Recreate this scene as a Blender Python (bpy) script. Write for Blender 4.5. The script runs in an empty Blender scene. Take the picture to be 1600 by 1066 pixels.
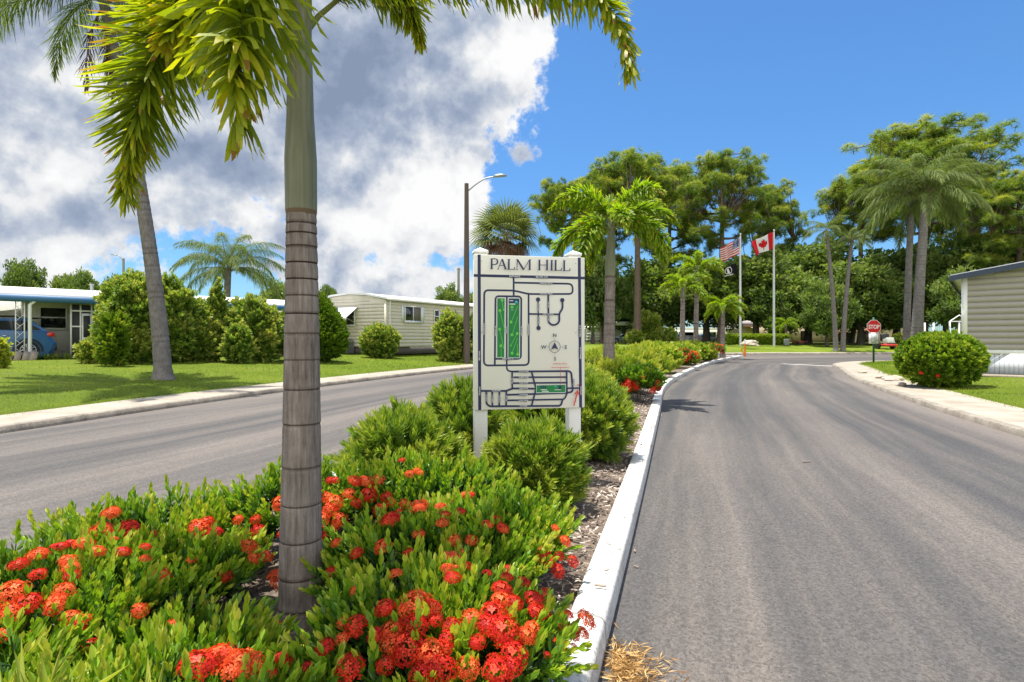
import bpy, math, random
import numpy as np
from mathutils import Vector, Matrix
R = math.radians
rng = np.random.default_rng(7)
random.seed(7)
scene = bpy.context.scene
COL = scene.collection
# ------------------------------------------------------------------ camera
F, CX, CY, H = 889.0, 800.0, 528.0, 1.5
cam_d = bpy.data.cameras.new("camera"); cam = bpy.data.objects.new("camera", cam_d); COL.objects.link(cam)
cam.location = (0, 0, H); cam.rotation_euler = (R(90), 0, 0)
cam_d.sensor_width = 36; cam_d.lens = F / 1600 * 36; cam_d.shift_y = -5.0 / 1600
cam_d.clip_end = 3000; cam_d.clip_start = 0.05
scene.camera = cam
def P(px, py, d): return Vector(((px - CX) * d / F, d, H - (py - CY) * d / F))
def PX(px, d): return (px - CX) * d / F
def PZ(py, d): return H - (py - CY) * d / F
# ------------------------------------------------------------------ world, sun, exposure
SUN_EL, SUN_AZ = R(79), math.atan2(-0.85, 0.5)      # azimuth measured from +Y towards +X
scene.view_settings.view_transform = 'Standard'; scene.view_settings.look = 'None'
scene.view_settings.exposure = 0.75; scene.view_settings.gamma = 1
world = bpy.data.worlds.new("World"); scene.world = world; world.use_nodes = True
sun_d = bpy.data.lights.new("sun", 'SUN'); sun_d.energy = 5.0; sun_d.angle = R(0.5); sun_d.color = (1, 0.955, 0.87)
sun = bpy.data.objects.new("sun", sun_d); COL.objects.link(sun)
sdir = Vector((math.sin(SUN_AZ) * math.cos(SUN_EL), math.cos(SUN_AZ) * math.cos(SUN_EL), math.sin(SUN_EL)))
sun.rotation_euler = sdir.to_track_quat('Z', 'Y').to_euler(); sun.location = (0, 0, 60)

class NT:
    def __init__(s, tree): s.t = tree; s.n = tree.nodes; s.l = tree.links
    def new(s, typ, **kw):
        n = s.n.new(typ)
        for k, v in kw.items():
            if k.startswith('i_'): n.inputs[k[2:].replace('_', ' ')].default_value = v
            else: setattr(n, k, v)
        return n
    def link(s, a, b): s.l.new(a, b)
    def math(s, op, a, b=None, c=None, clamp=False):
        n = s.n.new('ShaderNodeMath'); n.operation = op; n.use_clamp = clamp
        for i, v in enumerate((a, b, c)):
            if v is None: continue
            if isinstance(v, (int, float)): n.inputs[i].default_value = v
            else: s.l.new(v, n.inputs[i])
        return n.outputs[0]
    def vmath(s, op, a, b=None, out=0):
        n = s.n.new('ShaderNodeVectorMath'); n.operation = op
        for i, v in enumerate((a, b)):
            if v is None: continue
            if isinstance(v, (tuple, list)): n.inputs[i].default_value = v
            else: s.l.new(v, n.inputs[i])
        return n.outputs[out]
    def noise(s, vec, scale, detail=4, rough=.55, out='Fac', lac=2.0):
        n = s.n.new('ShaderNodeTexNoise'); n.inputs['Scale'].default_value = scale; n.inputs['Detail'].default_value = detail
        n.inputs['Roughness'].default_value = rough; n.inputs['Lacunarity'].default_value = lac
        if vec is not None: s.l.new(vec, n.inputs['Vector'])
        return n.outputs[out]
    def ramp(s, fac, stops, interp='LINEAR'):
        n = s.n.new('ShaderNodeValToRGB'); cr = n.color_ramp; cr.interpolation = interp
        while len(cr.elements) < len(stops): cr.elements.new(0.5)
        for e, (p, c) in zip(cr.elements, stops):
            e.position = p; e.color = (c, c, c, 1) if isinstance(c, (int, float)) else (*c, 1)
        s.l.new(fac, n.inputs[0]); return n.outputs[0]
    def mix(s, fac, a, b, typ='MIX'):
        n = s.n.new('ShaderNodeMix'); n.data_type = 'RGBA'; n.blend_type = typ
        for i, v in ((0, fac), (6, a), (7, b)):
            if isinstance(v, (int, float)): n.inputs[i].default_value = v
            elif isinstance(v, (tuple, list)): n.inputs[i].default_value = (*v, 1)
            else: s.l.new(v, n.inputs[i])
        return n.outputs[2]
    def smooth(s, x, lo, hi, a=0.0, b=1.0):
        n = s.n.new('ShaderNodeMapRange'); n.interpolation_type = 'SMOOTHSTEP'
        s.l.new(x, n.inputs[0]); n.inputs[1].default_value = lo; n.inputs[2].default_value = hi
        n.inputs[3].default_value = a; n.inputs[4].default_value = b
        return n.outputs[0]

def build_world():
    n = NT(world.node_tree); n.n.clear()
    out = n.new('ShaderNodeOutputWorld'); bg = n.new('ShaderNodeBackground')
    sky = n.new('ShaderNodeTexSky'); sky.sky_type = 'NISHITA'; sky.sun_disc = False
    sky.sun_elevation = SUN_EL; sky.sun_rotation = SUN_AZ; sky.altitude = 0; sky.air_density = 1.0; sky.dust_density = 0.4; sky.ozone_density = 3.0
    tc = n.new('ShaderNodeTexCoord'); d = tc.outputs['Generated']
    sep = n.new('ShaderNodeSeparateXYZ'); n.link(d, sep.inputs[0])
    az = n.math('ARCTAN2', sep.outputs[0], sep.outputs[1])
    el = n.math('ARCSINE', sep.outputs[2])
    comb = n.new('ShaderNodeCombineXYZ'); n.link(az, comb.inputs[0]); n.link(el, comb.inputs[1])
    ae = comb.outputs[0]
    # clouds: lumps around directions in the sky, broken up by fractal noise
    wob = n.noise(d, 3.2, 6, .6, 'Color')
    wob = n.vmath('SUBTRACT', wob, (.5, .5, .5)); wob = n.vmath('MULTIPLY', wob, (.16, .16, 0))
    aew = n.vmath('ADD', ae, wob)
    def blobs(lst, vec):
        acc = None
        for px, py, rx, ry, s in lst:
            a = math.atan((px - CX) / F); e = math.atan((CY - py) / F * math.cos(a))
            v = n.vmath('SUBTRACT', vec, (a, e, 0)); v = n.vmath('MULTIPLY', v, (F / rx, F / ry / max(.6, math.cos(e)), 0))
            L = n.vmath('LENGTH', v, out=1)
            m = n.math('MULTIPLY', n.math('SUBTRACT', 1.0, L), s)
            acc = m if acc is None else n.math('MAXIMUM', acc, m)
        return acc
    dens = blobs([(300, 60, 520, 300, 1.6), (560, 110, 300, 190, 1.8), (740, 100, 160, 130, 1.4), (810, 75, 80, 75, 1.2), (650, 290, 125, 150, 1.4),
                  (600, 345, 110, 60, 1.1), (90, 215, 330, 180, 1.3), (375, 342, 62, 36, 1.0), (160, 335, 200, 50, .75), (40, 300, 160, 60, .9),
                  (812, 244, 40, 26, .52), (738, 250, 38, 22, .8), (600, 425, 240, 34, .75), (500, 375, 170, 40, .62), (660, 440, 110, 22, .8), (520, 350, 60, 24, .8), (60, 438, 200, 26, .45), (-300, 200, 400, 260, 1.2), (-900, 150, 500, 200, 1.0)], aew)
    f1 = n.noise(d, 6.0, 12, .66); f2 = n.noise(d, 24, 8, .68)
    fr = n.math('ADD', n.math('MULTIPLY', n.math('SUBTRACT', f1, .5), 1.15), n.math('MULTIPLY', n.math('SUBTRACT', f2, .5), .5))
    back_fill = n.smooth(sep.outputs[1], .05, -.45, 0, 1.0)  # added bright cloud bank behind the camera, out of view, lifts shaded fronts
    dens = n.math('MAXIMUM', dens, n.math('SUBTRACT', n.math('MULTIPLY', back_fill, 1.3), .25))
    dd = n.math('ADD', dens, fr)
    mask = n.smooth(dd, .12, .34)
    # thickness decides how dark the underside reads; bright crowns where thin or facing the sun side
    dark = blobs([(560, 130, 260, 190, 1.5), (230, 60, 380, 170, 1.0), (330, 270, 330, 150, 1.0), (110, 160, 180, 70, .7), (540, 220, 190, 70, .9), (130, 345, 280, 40, .6), (480, 360, 150, 60, .6), (330, 400, 300, 60, .5)], aew)
    lite = blobs([(655, 290, 110, 130, 1.6), (800, 80, 95, 80, 1.4), (600, 350, 110, 50, 1.1), (60, 235, 140, 75, .9), (160, 140, 90, 45, 1.0), (376, 340, 60, 30, 1.0), (190, 290, 90, 40, .7)], aew)
    off = (-.012, .0, .035)
    def relief(sc, det): a = n.noise(d, sc, det, .57); c = n.noise(n.vmath('ADD', d, off), sc, det, .57); return n.math('SUBTRACT', c, a)
    rel = n.math('ADD', n.math('MULTIPLY', relief(6.0, 9), 3.2), n.math('MULTIPLY', relief(15, 7), 2.2))
    edge = n.smooth(dd, .15, .75, -.35, .10)
    broad = n.noise(n.vmath('ADD', d, (3, 1, 2)), 5, 6, .6)
    sh = n.math('SUBTRACT', n.math('MULTIPLY', n.math('MAXIMUM', dark, 0.0), .85), n.math('MULTIPLY', n.math('MAXIMUM', lite, 0.0), 1.0))
    sh = n.math('ADD', sh, n.math('MULTIPLY', n.math('SUBTRACT', broad, .5), 1.0))
    sh = n.math('ADD', n.math('ADD', sh, rel), edge)
    sh = n.math('SUBTRACT', sh, n.math('MULTIPLY', back_fill, .7))
    ccol = n.ramp(n.math('ADD', n.math('MULTIPLY', sh, .5), .36, clamp=True),
                  [(0.0, (1.3, 1.3, 1.3)), (.25, (1.10, 1.12, 1.15)), (.45, (.76, .83, .95)), (.68, (.49, .58, .76)), (1.0, (.33, .42, .60))])
    gain = n.math('ADD', 4.3, n.math('MULTIPLY', back_fill, 2.6))
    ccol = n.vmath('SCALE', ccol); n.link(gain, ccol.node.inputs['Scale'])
    # plain sky, a little more saturated blue
    hsv = n.new('ShaderNodeHueSaturation'); hsv.inputs['Saturation'].default_value = 1.12; hsv.inputs['Value'].default_value = 1.0
    n.link(sky.outputs[0], hsv.inputs['Color'])
    tint = n.mix(1.0, hsv.outputs[0], (.80, 1.0, 1.08), 'MULTIPLY')
    tint = n.mix(1.0, tint, n.ramp(n.math('MULTIPLY', sep.outputs[2], 1.6, clamp=True), [(0, (.60, .70, .80)), (.25, (.66, .76, .88)), (.6, (.80, .88, .96)), (1, (.86, .93, 1.0))]), 'MULTIPLY')
    col = n.mix(mask, tint, ccol)
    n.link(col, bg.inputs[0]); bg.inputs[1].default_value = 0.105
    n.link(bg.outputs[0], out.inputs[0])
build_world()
scene.cycles.max_bounces = 8; scene.cycles.transparent_max_bounces = 8

# ------------------------------------------------------------------ materials
MAT = {}
def mat(name, col=(.5, .5, .5), rough=.6, metal=0, spec=.5, fn=None, coat=0):
    if name in MAT: return MAT[name]
    m = bpy.data.materials.new(name); m.use_nodes = True
    n = NT(m.node_tree); b = n.n['Principled BSDF']
    b.inputs['Base Color'].default_value = (*col, 1); b.inputs['Roughness'].default_value = rough
    b.inputs['Metallic'].default_value = metal; b.inputs['Specular IOR Level'].default_value = spec
    if coat: b.inputs['Coat Weight'].default_value = coat; b.inputs['Coat Roughness'].default_value = .05
    if fn: fn(n, b)
    MAT[name] = m; return m
def bump(n, b, h, strength=.3, dist=.01):
    k = n.new('ShaderNodeBump'); k.inputs['Strength'].default_value = strength; k.inputs['Distance'].default_value = dist
    n.link(h, k.inputs['Height']); n.link(k.outputs[0], b.inputs['Normal'])
def attr(n, name='var'):
    a = n.new('ShaderNodeAttribute'); a.attribute_name = name; return a.outputs['Fac']
def objc(n): return n.new('ShaderNodeTexCoord').outputs['Object']
def worn(name, col, rough=.6, amt=.18, scale=3, bs=.15, fine=60, metal=0, coat=0, spec=.5):
    """painted or plain surface with faint dirt and grain"""
    def fn(n, b):
        o = objc(n); a = n.noise(o, scale, 6, .6); f = n.noise(o, fine, 3, .6)
        k = n.math('ADD', n.math('MULTIPLY', n.math('SUBTRACT', a, .5), amt * 2), n.math('MULTIPLY', n.math('SUBTRACT', f, .5), amt))
        k = n.math('ADD', k, 1.0)
        v = n.vmath('SCALE', (*col,)); n.link(k, v.node.inputs['Scale']); n.link(v, b.inputs['Base Color'])
        if bs: bump(n, b, f, bs, .004)
    return mat(name, col, rough, metal, spec, fn, coat)
GREENS = {'ixora_leaf': .72, 'needle_leaf': .82, 'yellow_green_leaf': .84, 'shrub_leaf': .78, 'oak_leaf': .9, 'pine_needle': .76, 'foxtail_leaflet': .93, 'median_palm_leaflet': .78, 'grass_blade': .88}
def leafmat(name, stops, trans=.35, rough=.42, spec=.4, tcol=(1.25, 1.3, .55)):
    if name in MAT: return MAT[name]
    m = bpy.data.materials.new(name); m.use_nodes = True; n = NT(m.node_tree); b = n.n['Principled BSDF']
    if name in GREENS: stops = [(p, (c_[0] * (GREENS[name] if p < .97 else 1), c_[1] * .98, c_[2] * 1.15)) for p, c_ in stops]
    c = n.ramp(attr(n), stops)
    n.link(c, b.inputs['Base Color']); b.inputs['Roughness'].default_value = rough; b.inputs['Specular IOR Level'].default_value = spec
    t = n.new('ShaderNodeBsdfTranslucent'); tc = n.mix(1.0, c, tcol, 'MULTIPLY'); n.link(tc, t.inputs[0])
    ms = n.new('ShaderNodeMixShader'); ms.inputs[0].default_value = trans
    n.link(b.outputs[0], ms.inputs[1]); n.link(t.outputs[0], ms.inputs[2]); n.link(ms.outputs[0], n.n['Material Output'].inputs[0])
    MAT[name] = m; return m

# ------------------------------------------------------------------ mesh builder
class MB:
    def __init__(s): s.v = []; s.f = []; s.a = []; s.m = []; s.nv = 0
    def add(s, v, faces, var=.5, mi=0):
        """v (n,3); faces: int array (k,c) ; var scalar or per face"""
        v = np.asarray(v, float).reshape(-1, 3); faces = np.asarray(faces, int)
        if faces.size == 0: return
        s.v.append(v); s.f.append(faces + s.nv)
        k = len(faces)
        s.a.append(np.broadcast_to(np.asarray(var, float), (k,)).copy()); s.m.append(np.full(k, mi, int)); s.nv += len(v)
    def box(s, c, size, rz=0, var=.5, mi=0, tilt=None):
        x, y, z = [q / 2 for q in size]
        v = np.array([[-x, -y, -z], [x, -y, -z], [x, y, -z], [-x, y, -z], [-x, -y, z], [x, -y, z], [x, y, z], [-x, y, z]])
        if tilt is not None: v = v @ np.array(tilt).T
        if rz: cr, sr = math.cos(rz), math.sin(rz); v = v @ np.array([[cr, -sr, 0], [sr, cr, 0], [0, 0, 1]]).T
        s.add(v + np.array(c), [[0, 3, 2, 1], [4, 5, 6, 7], [0, 1, 5, 4], [1, 2, 6, 5], [2, 3, 7, 6], [3, 0, 4, 7]], var, mi)
    def tube(s, pts, rad, sides=10, cap=True, var=.5, mi=0, noise=0):
        pts = np.asarray(pts, float); n = len(pts); rad = np.broadcast_to(np.asarray(rad, float), (n,))
        T = np.gradient(pts, axis=0); T /= np.linalg.norm(T, axis=1)[:, None] + 1e-9
        ref = np.array([0, 0, 1.]) if abs(T[0, 2]) < .9 else np.array([1., 0, 0])
        V = []
        for i in range(n):
            a = np.cross(T[i], ref); a /= np.linalg.norm(a) + 1e-9; b = np.cross(T[i], a); ref = np.cross(a, T[i])
            th = np.arange(sides) / sides * 2 * np.pi
            r = rad[i] * (1 + noise * rng.normal(size=sides)) if noise else rad[i]
            V.append(pts[i] + (np.cos(th) * r)[:, None] * a + (np.sin(th) * r)[:, None] * b)
        V = np.concatenate(V); i, j = np.meshgrid(np.arange(n - 1), np.arange(sides), indexing='ij')
        j2 = (j + 1) % sides
        fa = np.stack([i * sides + j, i * sides + j2, (i + 1) * sides + j2, (i + 1) * sides + j], -1).reshape(-1, 4)
        vv = np.repeat(np.asarray(var)[:n - 1], sides) if np.ndim(var) else var
        s.add(V, fa, vv, mi)
        if cap:
            s.add(V[:sides], [list(range(sides))[::-1]], vv[0] if np.ndim(vv) else vv, mi); s.add(V[-sides:], [list(range(sides))], vv[-1] if np.ndim(vv) else vv, mi)
    def poly(s, pts, th_vec, var=.5, mi=0):
        """extrude a planar polygon by a vector"""
        p = np.asarray(pts, float); k = len(p); q = p + np.asarray(th_vec, float)
        nrm = sum(np.cross(p[i] - p[0], p[(i + 1) % k] - p[0]) for i in range(k))
        if nrm @ np.asarray(th_vec, float) > 0: p, q = q, p
        s.add(np.concatenate([p, q]), [list(range(k))], var, mi); s.add(q, [list(range(k))[::-1]], var, mi)
        s.add(np.concatenate([p, q]), [[i, i + k, (i + 1) % k + k, (i + 1) % k] for i in range(k)], var, mi)
    def inst(s, tmpl, Rm, T, S, var, jit=0.0, mi=0):
        tv, tf, ta = tmpl
        K = len(T); S = np.broadcast_to(np.asarray(S, float).reshape(-1, 1, 1), (K, 1, 1)) if np.ndim(S) <= 1 else S
        V = np.einsum('kij,nj->kni', Rm, tv) * S + T[:, None, :]
        Fc = (tf[None] + (np.arange(K) * len(tv))[:, None, None]).reshape(-1, tf.shape[1])
        va = (np.asarray(var).reshape(-1, 1) + ta[None]) if np.ndim(var) else np.broadcast_to(var + ta[None], (K, len(ta)))
        if jit: va = va + rng.normal(0, jit, va.shape)
        s.add(V.reshape(-1, 3), Fc, va.reshape(-1), mi)
    def mesh(s, name, mats, smooth=False):
        me = bpy.data.meshes.new(name)
        if not isinstance(mats, (list, tuple)): mats = [mats]
        for m in mats: me.materials.append(m)
        if s.nv:
            V = np.concatenate(s.v).astype(np.float32); me.vertices.add(len(V)); me.vertices.foreach_set('co', V.ravel())
            tot = np.concatenate([np.full(len(f), f.shape[1]) for f in s.f]); idx = np.concatenate([f.ravel() for f in s.f]).astype(np.int32)
            me.loops.add(len(idx)); me.loops.foreach_set('vertex_index', idx)
            me.polygons.add(len(tot)); st = np.concatenate([[0], np.cumsum(tot)[:-1]]).astype(np.int32)
            me.polygons.foreach_set('loop_start', st); me.polygons.foreach_set('loop_total', tot.astype(np.int32))
            me.polygons.foreach_set('material_index', np.concatenate(s.m).astype(np.int32))
            me.update(calc_edges=True)
            a = me.attributes.new('var', 'FLOAT', 'FACE'); a.data.foreach_set('value', np.clip(np.concatenate(s.a), 0, 1).astype(np.float32))
            if smooth: me.polygons.foreach_set('use_smooth', np.ones(len(tot), bool))
        return me
    def build(s, name, mats, parent=None, smooth=False, label=None, loc=None):
        o = bpy.data.objects.new(name, s.mesh(name, mats, smooth)); COL.objects.link(o)
        if parent is not None: o.parent = parent
        if loc is not None: o.location = loc
        if label: o['label'] = label
        return o

def thing(name, label, cat, loc=(0, 0, 0), rz=0, group=None):
    o = bpy.data.objects.new(name, None); COL.objects.link(o); o.location = loc; o.rotation_euler = (0, 0, rz); o.empty_display_size = .2
    o['label'] = label; o['category'] = cat
    if group: o['group'] = group
    return o
def tag(o, label, cat, group=None, kind=None):
    if label: o['label'] = label
    if cat: o['category'] = cat
    if group: o['group'] = group
    if kind: o['kind'] = kind
    return o
def struct(o, label=None, kind='structure'):
    o['kind'] = kind
    if label: o['label'] = label
    return o
def bevel(o, w=.01, seg=2):
    m = o.modifiers.new('bevel', 'BEVEL'); m.width = w; m.segments = seg; m.limit_method = 'ANGLE'; return o
def norm(v): return v / (np.linalg.norm(v, axis=-1, keepdims=True) + 1e-9)
def frames(Z, spin=None, up=None):
    """rotation matrices whose +Z column is Z, spun about it"""
    Z = norm(np.asarray(Z, float)); K = len(Z)
    ref = np.tile(np.array([0, 0, 1.]), (K, 1)); ref[np.abs(Z[:, 2]) > .95] = [1, 0, 0]
    X = norm(np.cross(ref, Z)); Y = np.cross(Z, X)
    if spin is None: spin = rng.uniform(0, 2 * np.pi, K)
    c, s_ = np.cos(spin)[:, None], np.sin(spin)[:, None]
    X2 = X * c + Y * s_; Y2 = -X * s_ + Y * c
    return np.stack([X2, Y2, Z], -1)
def catmull(pts, step=.4):
    pts = np.asarray(pts, float); p = np.vstack([2 * pts[0] - pts[1], pts, 2 * pts[-1] - pts[-2]]); out = []
    for i in range(1, len(p) - 2):
        L = np.linalg.norm(p[i + 1] - p[i]); k = max(2, int(L / step))
        t = np.linspace(0, 1, k, endpoint=False)[:, None]
        # centripetal-like: scale tangents by the segment length
        def tan(a, b, c): 
            la, lb = np.linalg.norm(b - a) + 1e-9, np.linalg.norm(c - b) + 1e-9
            return ((b - a) / la * lb + (c - b) / lb * la) / (la + lb)
        m0 = tan(p[i - 1], p[i], p[i + 1]) * L; m1 = tan(p[i], p[i + 1], p[i + 2]) * L
        out.append((2 * t**3 - 3 * t**2 + 1) * p[i] + (t**3 - 2 * t**2 + t) * m0 + (-2 * t**3 + 3 * t**2) * p[i + 1] + (t**3 - t**2) * m1)
    out.append(pts[-1][None]); return np.concatenate(out)
def normals2(c):
    t = np.gradient(c, axis=0); t /= np.linalg.norm(t, axis=1)[:, None] + 1e-9
    return np.stack([-t[:, 1], t[:, 0]], -1)       # to the left of travel
def strip(name, curve, profile, m, side=1, smooth=False, uv=True, norms=None):
    """loft a profile [(offset, z)...] along a 2-D curve; along/across stored as attributes"""
    n2 = norms if norms is not None else normals2(curve); prof = np.asarray(profile, float); K, L = len(curve), len(prof)
    V = np.zeros((K, L, 3)); V[:, :, :2] = curve[:, None, :] + side * n2[:, None, :] * prof[None, :, 0, None]; V[:, :, 2] = prof[None, :, 1]
    i, j = np.meshgrid(np.arange(K - 1), np.arange(L - 1), indexing='ij')
    fa = np.stack([i * L + j, (i + 1) * L + j, (i + 1) * L + j + 1, i * L + j + 1], -1).reshape(-1, 4)
    if side > 0: fa = fa[:, ::-1]
    b = MB(); b.add(V.reshape(-1, 3), fa)
    o = b.build(name, m, smooth=smooth)
    s_ = np.concatenate([[0], np.cumsum(np.linalg.norm(np.diff(curve, axis=0), axis=1))])
    for nm, val in (('along', np.repeat(s_, L)), ('across', np.tile(prof[:, 0], K))):
        a = o.data.attributes.new(nm, 'FLOAT', 'POINT'); a.data.foreach_set('value', val.astype(np.float32))
    return o

# ------------------------------------------------------------------ layout curves
Lc = catmull([(-13.5, -18), (-9.9, 0), (-8.0, 8.9), (-7.36, 11.9), (-6.35, 15.7), (-2.0, 27.2), (5.4, 40), (12.5, 47.3), (20.5, 51.3), (34, 52.6), (60, 52.4), (140, 50)], .5)
Rc = catmull([(-.6, -18), (5.0, 0), (7.8, 8.9), (8.6, 11.3), (10.1, 15.2), (12.0, 19.9), (15.9, 27.8), (17.0, 30.2), (19.2, 33.0), (23, 35.2), (30, 36.2), (45, 36.5), (140, 36)], .4)
Mr = catmull([(-2.2, -6), (-.36, 0), (.376, 2.48), (1.15, 5.1), (2.83, 10.9), (4.4, 16.3), (8.2, 25.6), (13.2, 36), (17.6, 43.6)], .3)
nMr = normals2(Mr)
sM = np.concatenate([[0], np.cumsum(np.linalg.norm(np.diff(Mr, axis=0), axis=1))]); LM = sM[-1]
wM = 3.1 * np.clip((LM - sM) / 14, 0, 1) ** .45
wM = np.minimum(wM, 3.1); Ml = Mr + nMr * wM[:, None]
def dist_to(curve, x, y):
    d = np.hypot(curve[:, 0] - x, curve[:, 1] - y); return d.min()
def side_h(o): # lawn height over distance from the kerb
    return .12 + .62 * (1 - math.exp(-max(0, o - 1.2) / 6.5))
def gz(x, y):
    """ground height where things stand"""
    j = np.argmin(np.hypot(Rc[:, 0] - x, Rc[:, 1] - y)); nR = normals2(Rc)[j]; sd = (np.array([x, y]) - Rc[j]) @ nR
    if sd < 0 and y < 37: return .12 + .2 * min(1, -sd / 6)
    j = np.argmin(np.hypot(Lc[:, 0] - x, Lc[:, 1] - y)); nL = normals2(Lc)[j]; sd = (np.array([x, y]) - Lc[j]) @ nL
    if sd > 0: return side_h(sd)
    return 0.0
def at(px, d, dz=0):
    x = PX(px, d); return (x, d, gz(x, d) + dz)

# ------------------------------------------------------------------ ground, road, kerbs, lawns
def f_asphalt(n, b):
    o = objc(n); dR = attr(n, 'dR'); sR = attr(n, 'sR')
    c = n.new('ShaderNodeCombineXYZ'); n.link(n.math('MULTIPLY', dR, 1.0), c.inputs[0]); n.link(n.math('MULTIPLY', sR, .022), c.inputs[1])
    dst = n.vmath('SCALE', n.noise(o, .25, 3, .5, 'Color')); dst.node.inputs['Scale'].default_value = .4; wv = n.vmath('ADD', c.outputs[0], dst)
    streak = n.noise(wv, 1.1, 5, .62); fine = n.noise(c.outputs[0], 7, 4, .6); broad = n.noise(o, .16, 3, .5)
    grain = n.noise(o, 150, 2, .7); agg = n.new('ShaderNodeTexVoronoi'); agg.inputs['Scale'].default_value = 70; n.link(o, agg.inputs['Vector'])
    base = n.ramp(streak, [(.37, (.034, .033, .034)), (.45, (.062, .057, .053)), (.53, (.108, .091, .078)), (.63, (.168, .140, .118))])
    base = n.mix(.35, base, n.ramp(broad, [(.3, (.045, .043, .043)), (.7, (.12, .105, .094))]))
    base = n.mix(n.smooth(fine, .5, .8, 0, .35), base, (.075, .073, .078))
    sp = n.math('MULTIPLY', n.math('SUBTRACT', grain, .5), 1.7)
    k = n.math('ADD', 1.0, n.math('ADD', sp, n.math('MULTIPLY', n.math('SUBTRACT', agg.outputs['Color'], .5), .8)))
    v = n.vmath('SCALE', base); n.link(k, v.node.inputs['Scale'])
    # thin tar-sealed cracks
    vo = n.new('ShaderNodeTexVoronoi'); vo.feature = 'DISTANCE_TO_EDGE'; vo.inputs['Scale'].default_value = .33
    n.link(n.vmath('ADD', o, n.vmath('SCALE', n.noise(o, 1.4, 5, .65, 'Color'))), vo.inputs['Vector'])
    cr = n.math('MULTIPLY', n.smooth(vo.outputs[0], .0, .0035, .55, 0), n.smooth(n.noise(o, .35, 2), .5, .56))
    col = n.mix(cr, v, (.04, .04, .042))
    # scattered grit along the kerbs
    g = n.math('MULTIPLY', n.smooth(n.math('ABSOLUTE', dR), .0, .5, .5, 0), n.noise(o, 9, 5, .7))
    col = n.mix(g, col, (.22, .19, .16))
    n.link(col, b.inputs['Base Color']); b.inputs['Roughness'].default_value = .78
    bump(n, b, n.math('ADD', grain, agg.outputs[0]), .35, .005)
M_ASPH = mat('asphalt', rough=.8, fn=f_asphalt)
def build_road():
    xs = np.concatenate([np.arange(-16, 30, .5), np.arange(30, 141, 3.0)]); ys = np.concatenate([np.arange(-14, 56, .5)])
    X, Y = np.meshgrid(xs, ys, indexing='ij'); nx, ny = X.shape; V = np.stack([X, Y, np.zeros_like(X)], -1).reshape(-1, 3)
    i, j = np.meshgrid(np.arange(nx - 1), np.arange(ny - 1), indexing='ij')
    fa = np.stack([i * ny + j, (i + 1) * ny + j, (i + 1) * ny + j + 1, i * ny + j + 1], -1).reshape(-1, 4)
    b = MB(); b.add(V, fa); o = b.build('road', M_ASPH)
    seg = Rc; D = np.full(len(V), 1e9); S = np.zeros(len(V)); sl = np.concatenate([[0], np.cumsum(np.linalg.norm(np.diff(seg, axis=0), axis=1))])
    for k in range(len(seg) - 1):
        a, c = seg[k], seg[k + 1]; ab = c - a; t = np.clip(((V[:, :2] - a) @ ab) / (ab @ ab), 0, 1)
        d = np.linalg.norm(V[:, :2] - a - t[:, None] * ab, axis=1); m = d < D; D[m] = d[m]; S[m] = (sl[k] + t * np.linalg.norm(ab))[m]
    for nm, val in (('dR', D), ('sR', S)):
        a = o.data.attributes.new(nm, 'FLOAT', 'POINT'); a.data.foreach_set('value', val.astype(np.float32))
    struct(o, 'curving grey asphalt road on both sides of the planted median')
build_road()
def f_lawn(n, b):
    o = objc(n); a = n.noise(o, .35, 4, .6); f = n.noise(o, 14, 5, .7); g = n.noise(o, 90, 3, .7)
    c = n.ramp(n.math('ADD', n.math('MULTIPLY', a, .55), n.math('MULTIPLY', f, .45)), [(.3, (.10, .15, .012)), (.5, (.19, .26, .018)), (.7, (.30, .34, .035))])
    c = n.mix(n.smooth(n.noise(o, .9, 6, .7), .55, .72, 0, .65), c, (.30, .27, .09))
    n.link(n.mix(n.smooth(g, .35, .7, .5, 0), c, (.04, .075, .01)), b.inputs['Base Color']); b.inputs['Specular IOR Level'].default_value = .15
    bump(n, b, n.math('ADD', f, g), .9, .05)
M_LAWN = mat('lawn_green', rough=.85, fn=f_lawn)
def f_conc(n, b):
    o = objc(n); s_ = attr(n, 'along'); a = n.noise(o, 1.3, 6, .65); f = n.noise(o, 45, 4, .7)
    c = n.ramp(n.math('ADD', n.math('MULTIPLY', a, .6), n.math('MULTIPLY', f, .4)), [(.3, (.20, .165, .12)), (.5, (.33, .285, .225)), (.72, (.43, .385, .32))])
    j = n.math('ABSOLUTE', n.math('SUBTRACT', n.math('FRACT', n.math('DIVIDE', s_, 1.52)), .5))
    j = n.smooth(j, .488, .495, 0, .75)
    n.link(n.mix(j, c, (.08, .07, .05)), b.inputs['Base Color']); bump(n, b, f, .4, .006)
M_CONC = mat('sidewalk_concrete', rough=.85, fn=f_conc)
def f_kerbg(n, b):
    o = objc(n); a = n.noise(o, 2.2, 6, .7); f = n.noise(o, 45, 4, .7)
    n.link(n.ramp(n.math('ADD', n.math('MULTIPLY', a, .6), n.math('MULTIPLY', f, .4)), [(.35, (.10, .085, .07)), (.55, (.30, .26, .21)), (.7, (.45, .41, .35))]), b.inputs['Base Color']); bump(n, b, f, .6, .01)
M_KERBG = mat('weathered_kerb', rough=.9, fn=f_kerbg)
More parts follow.
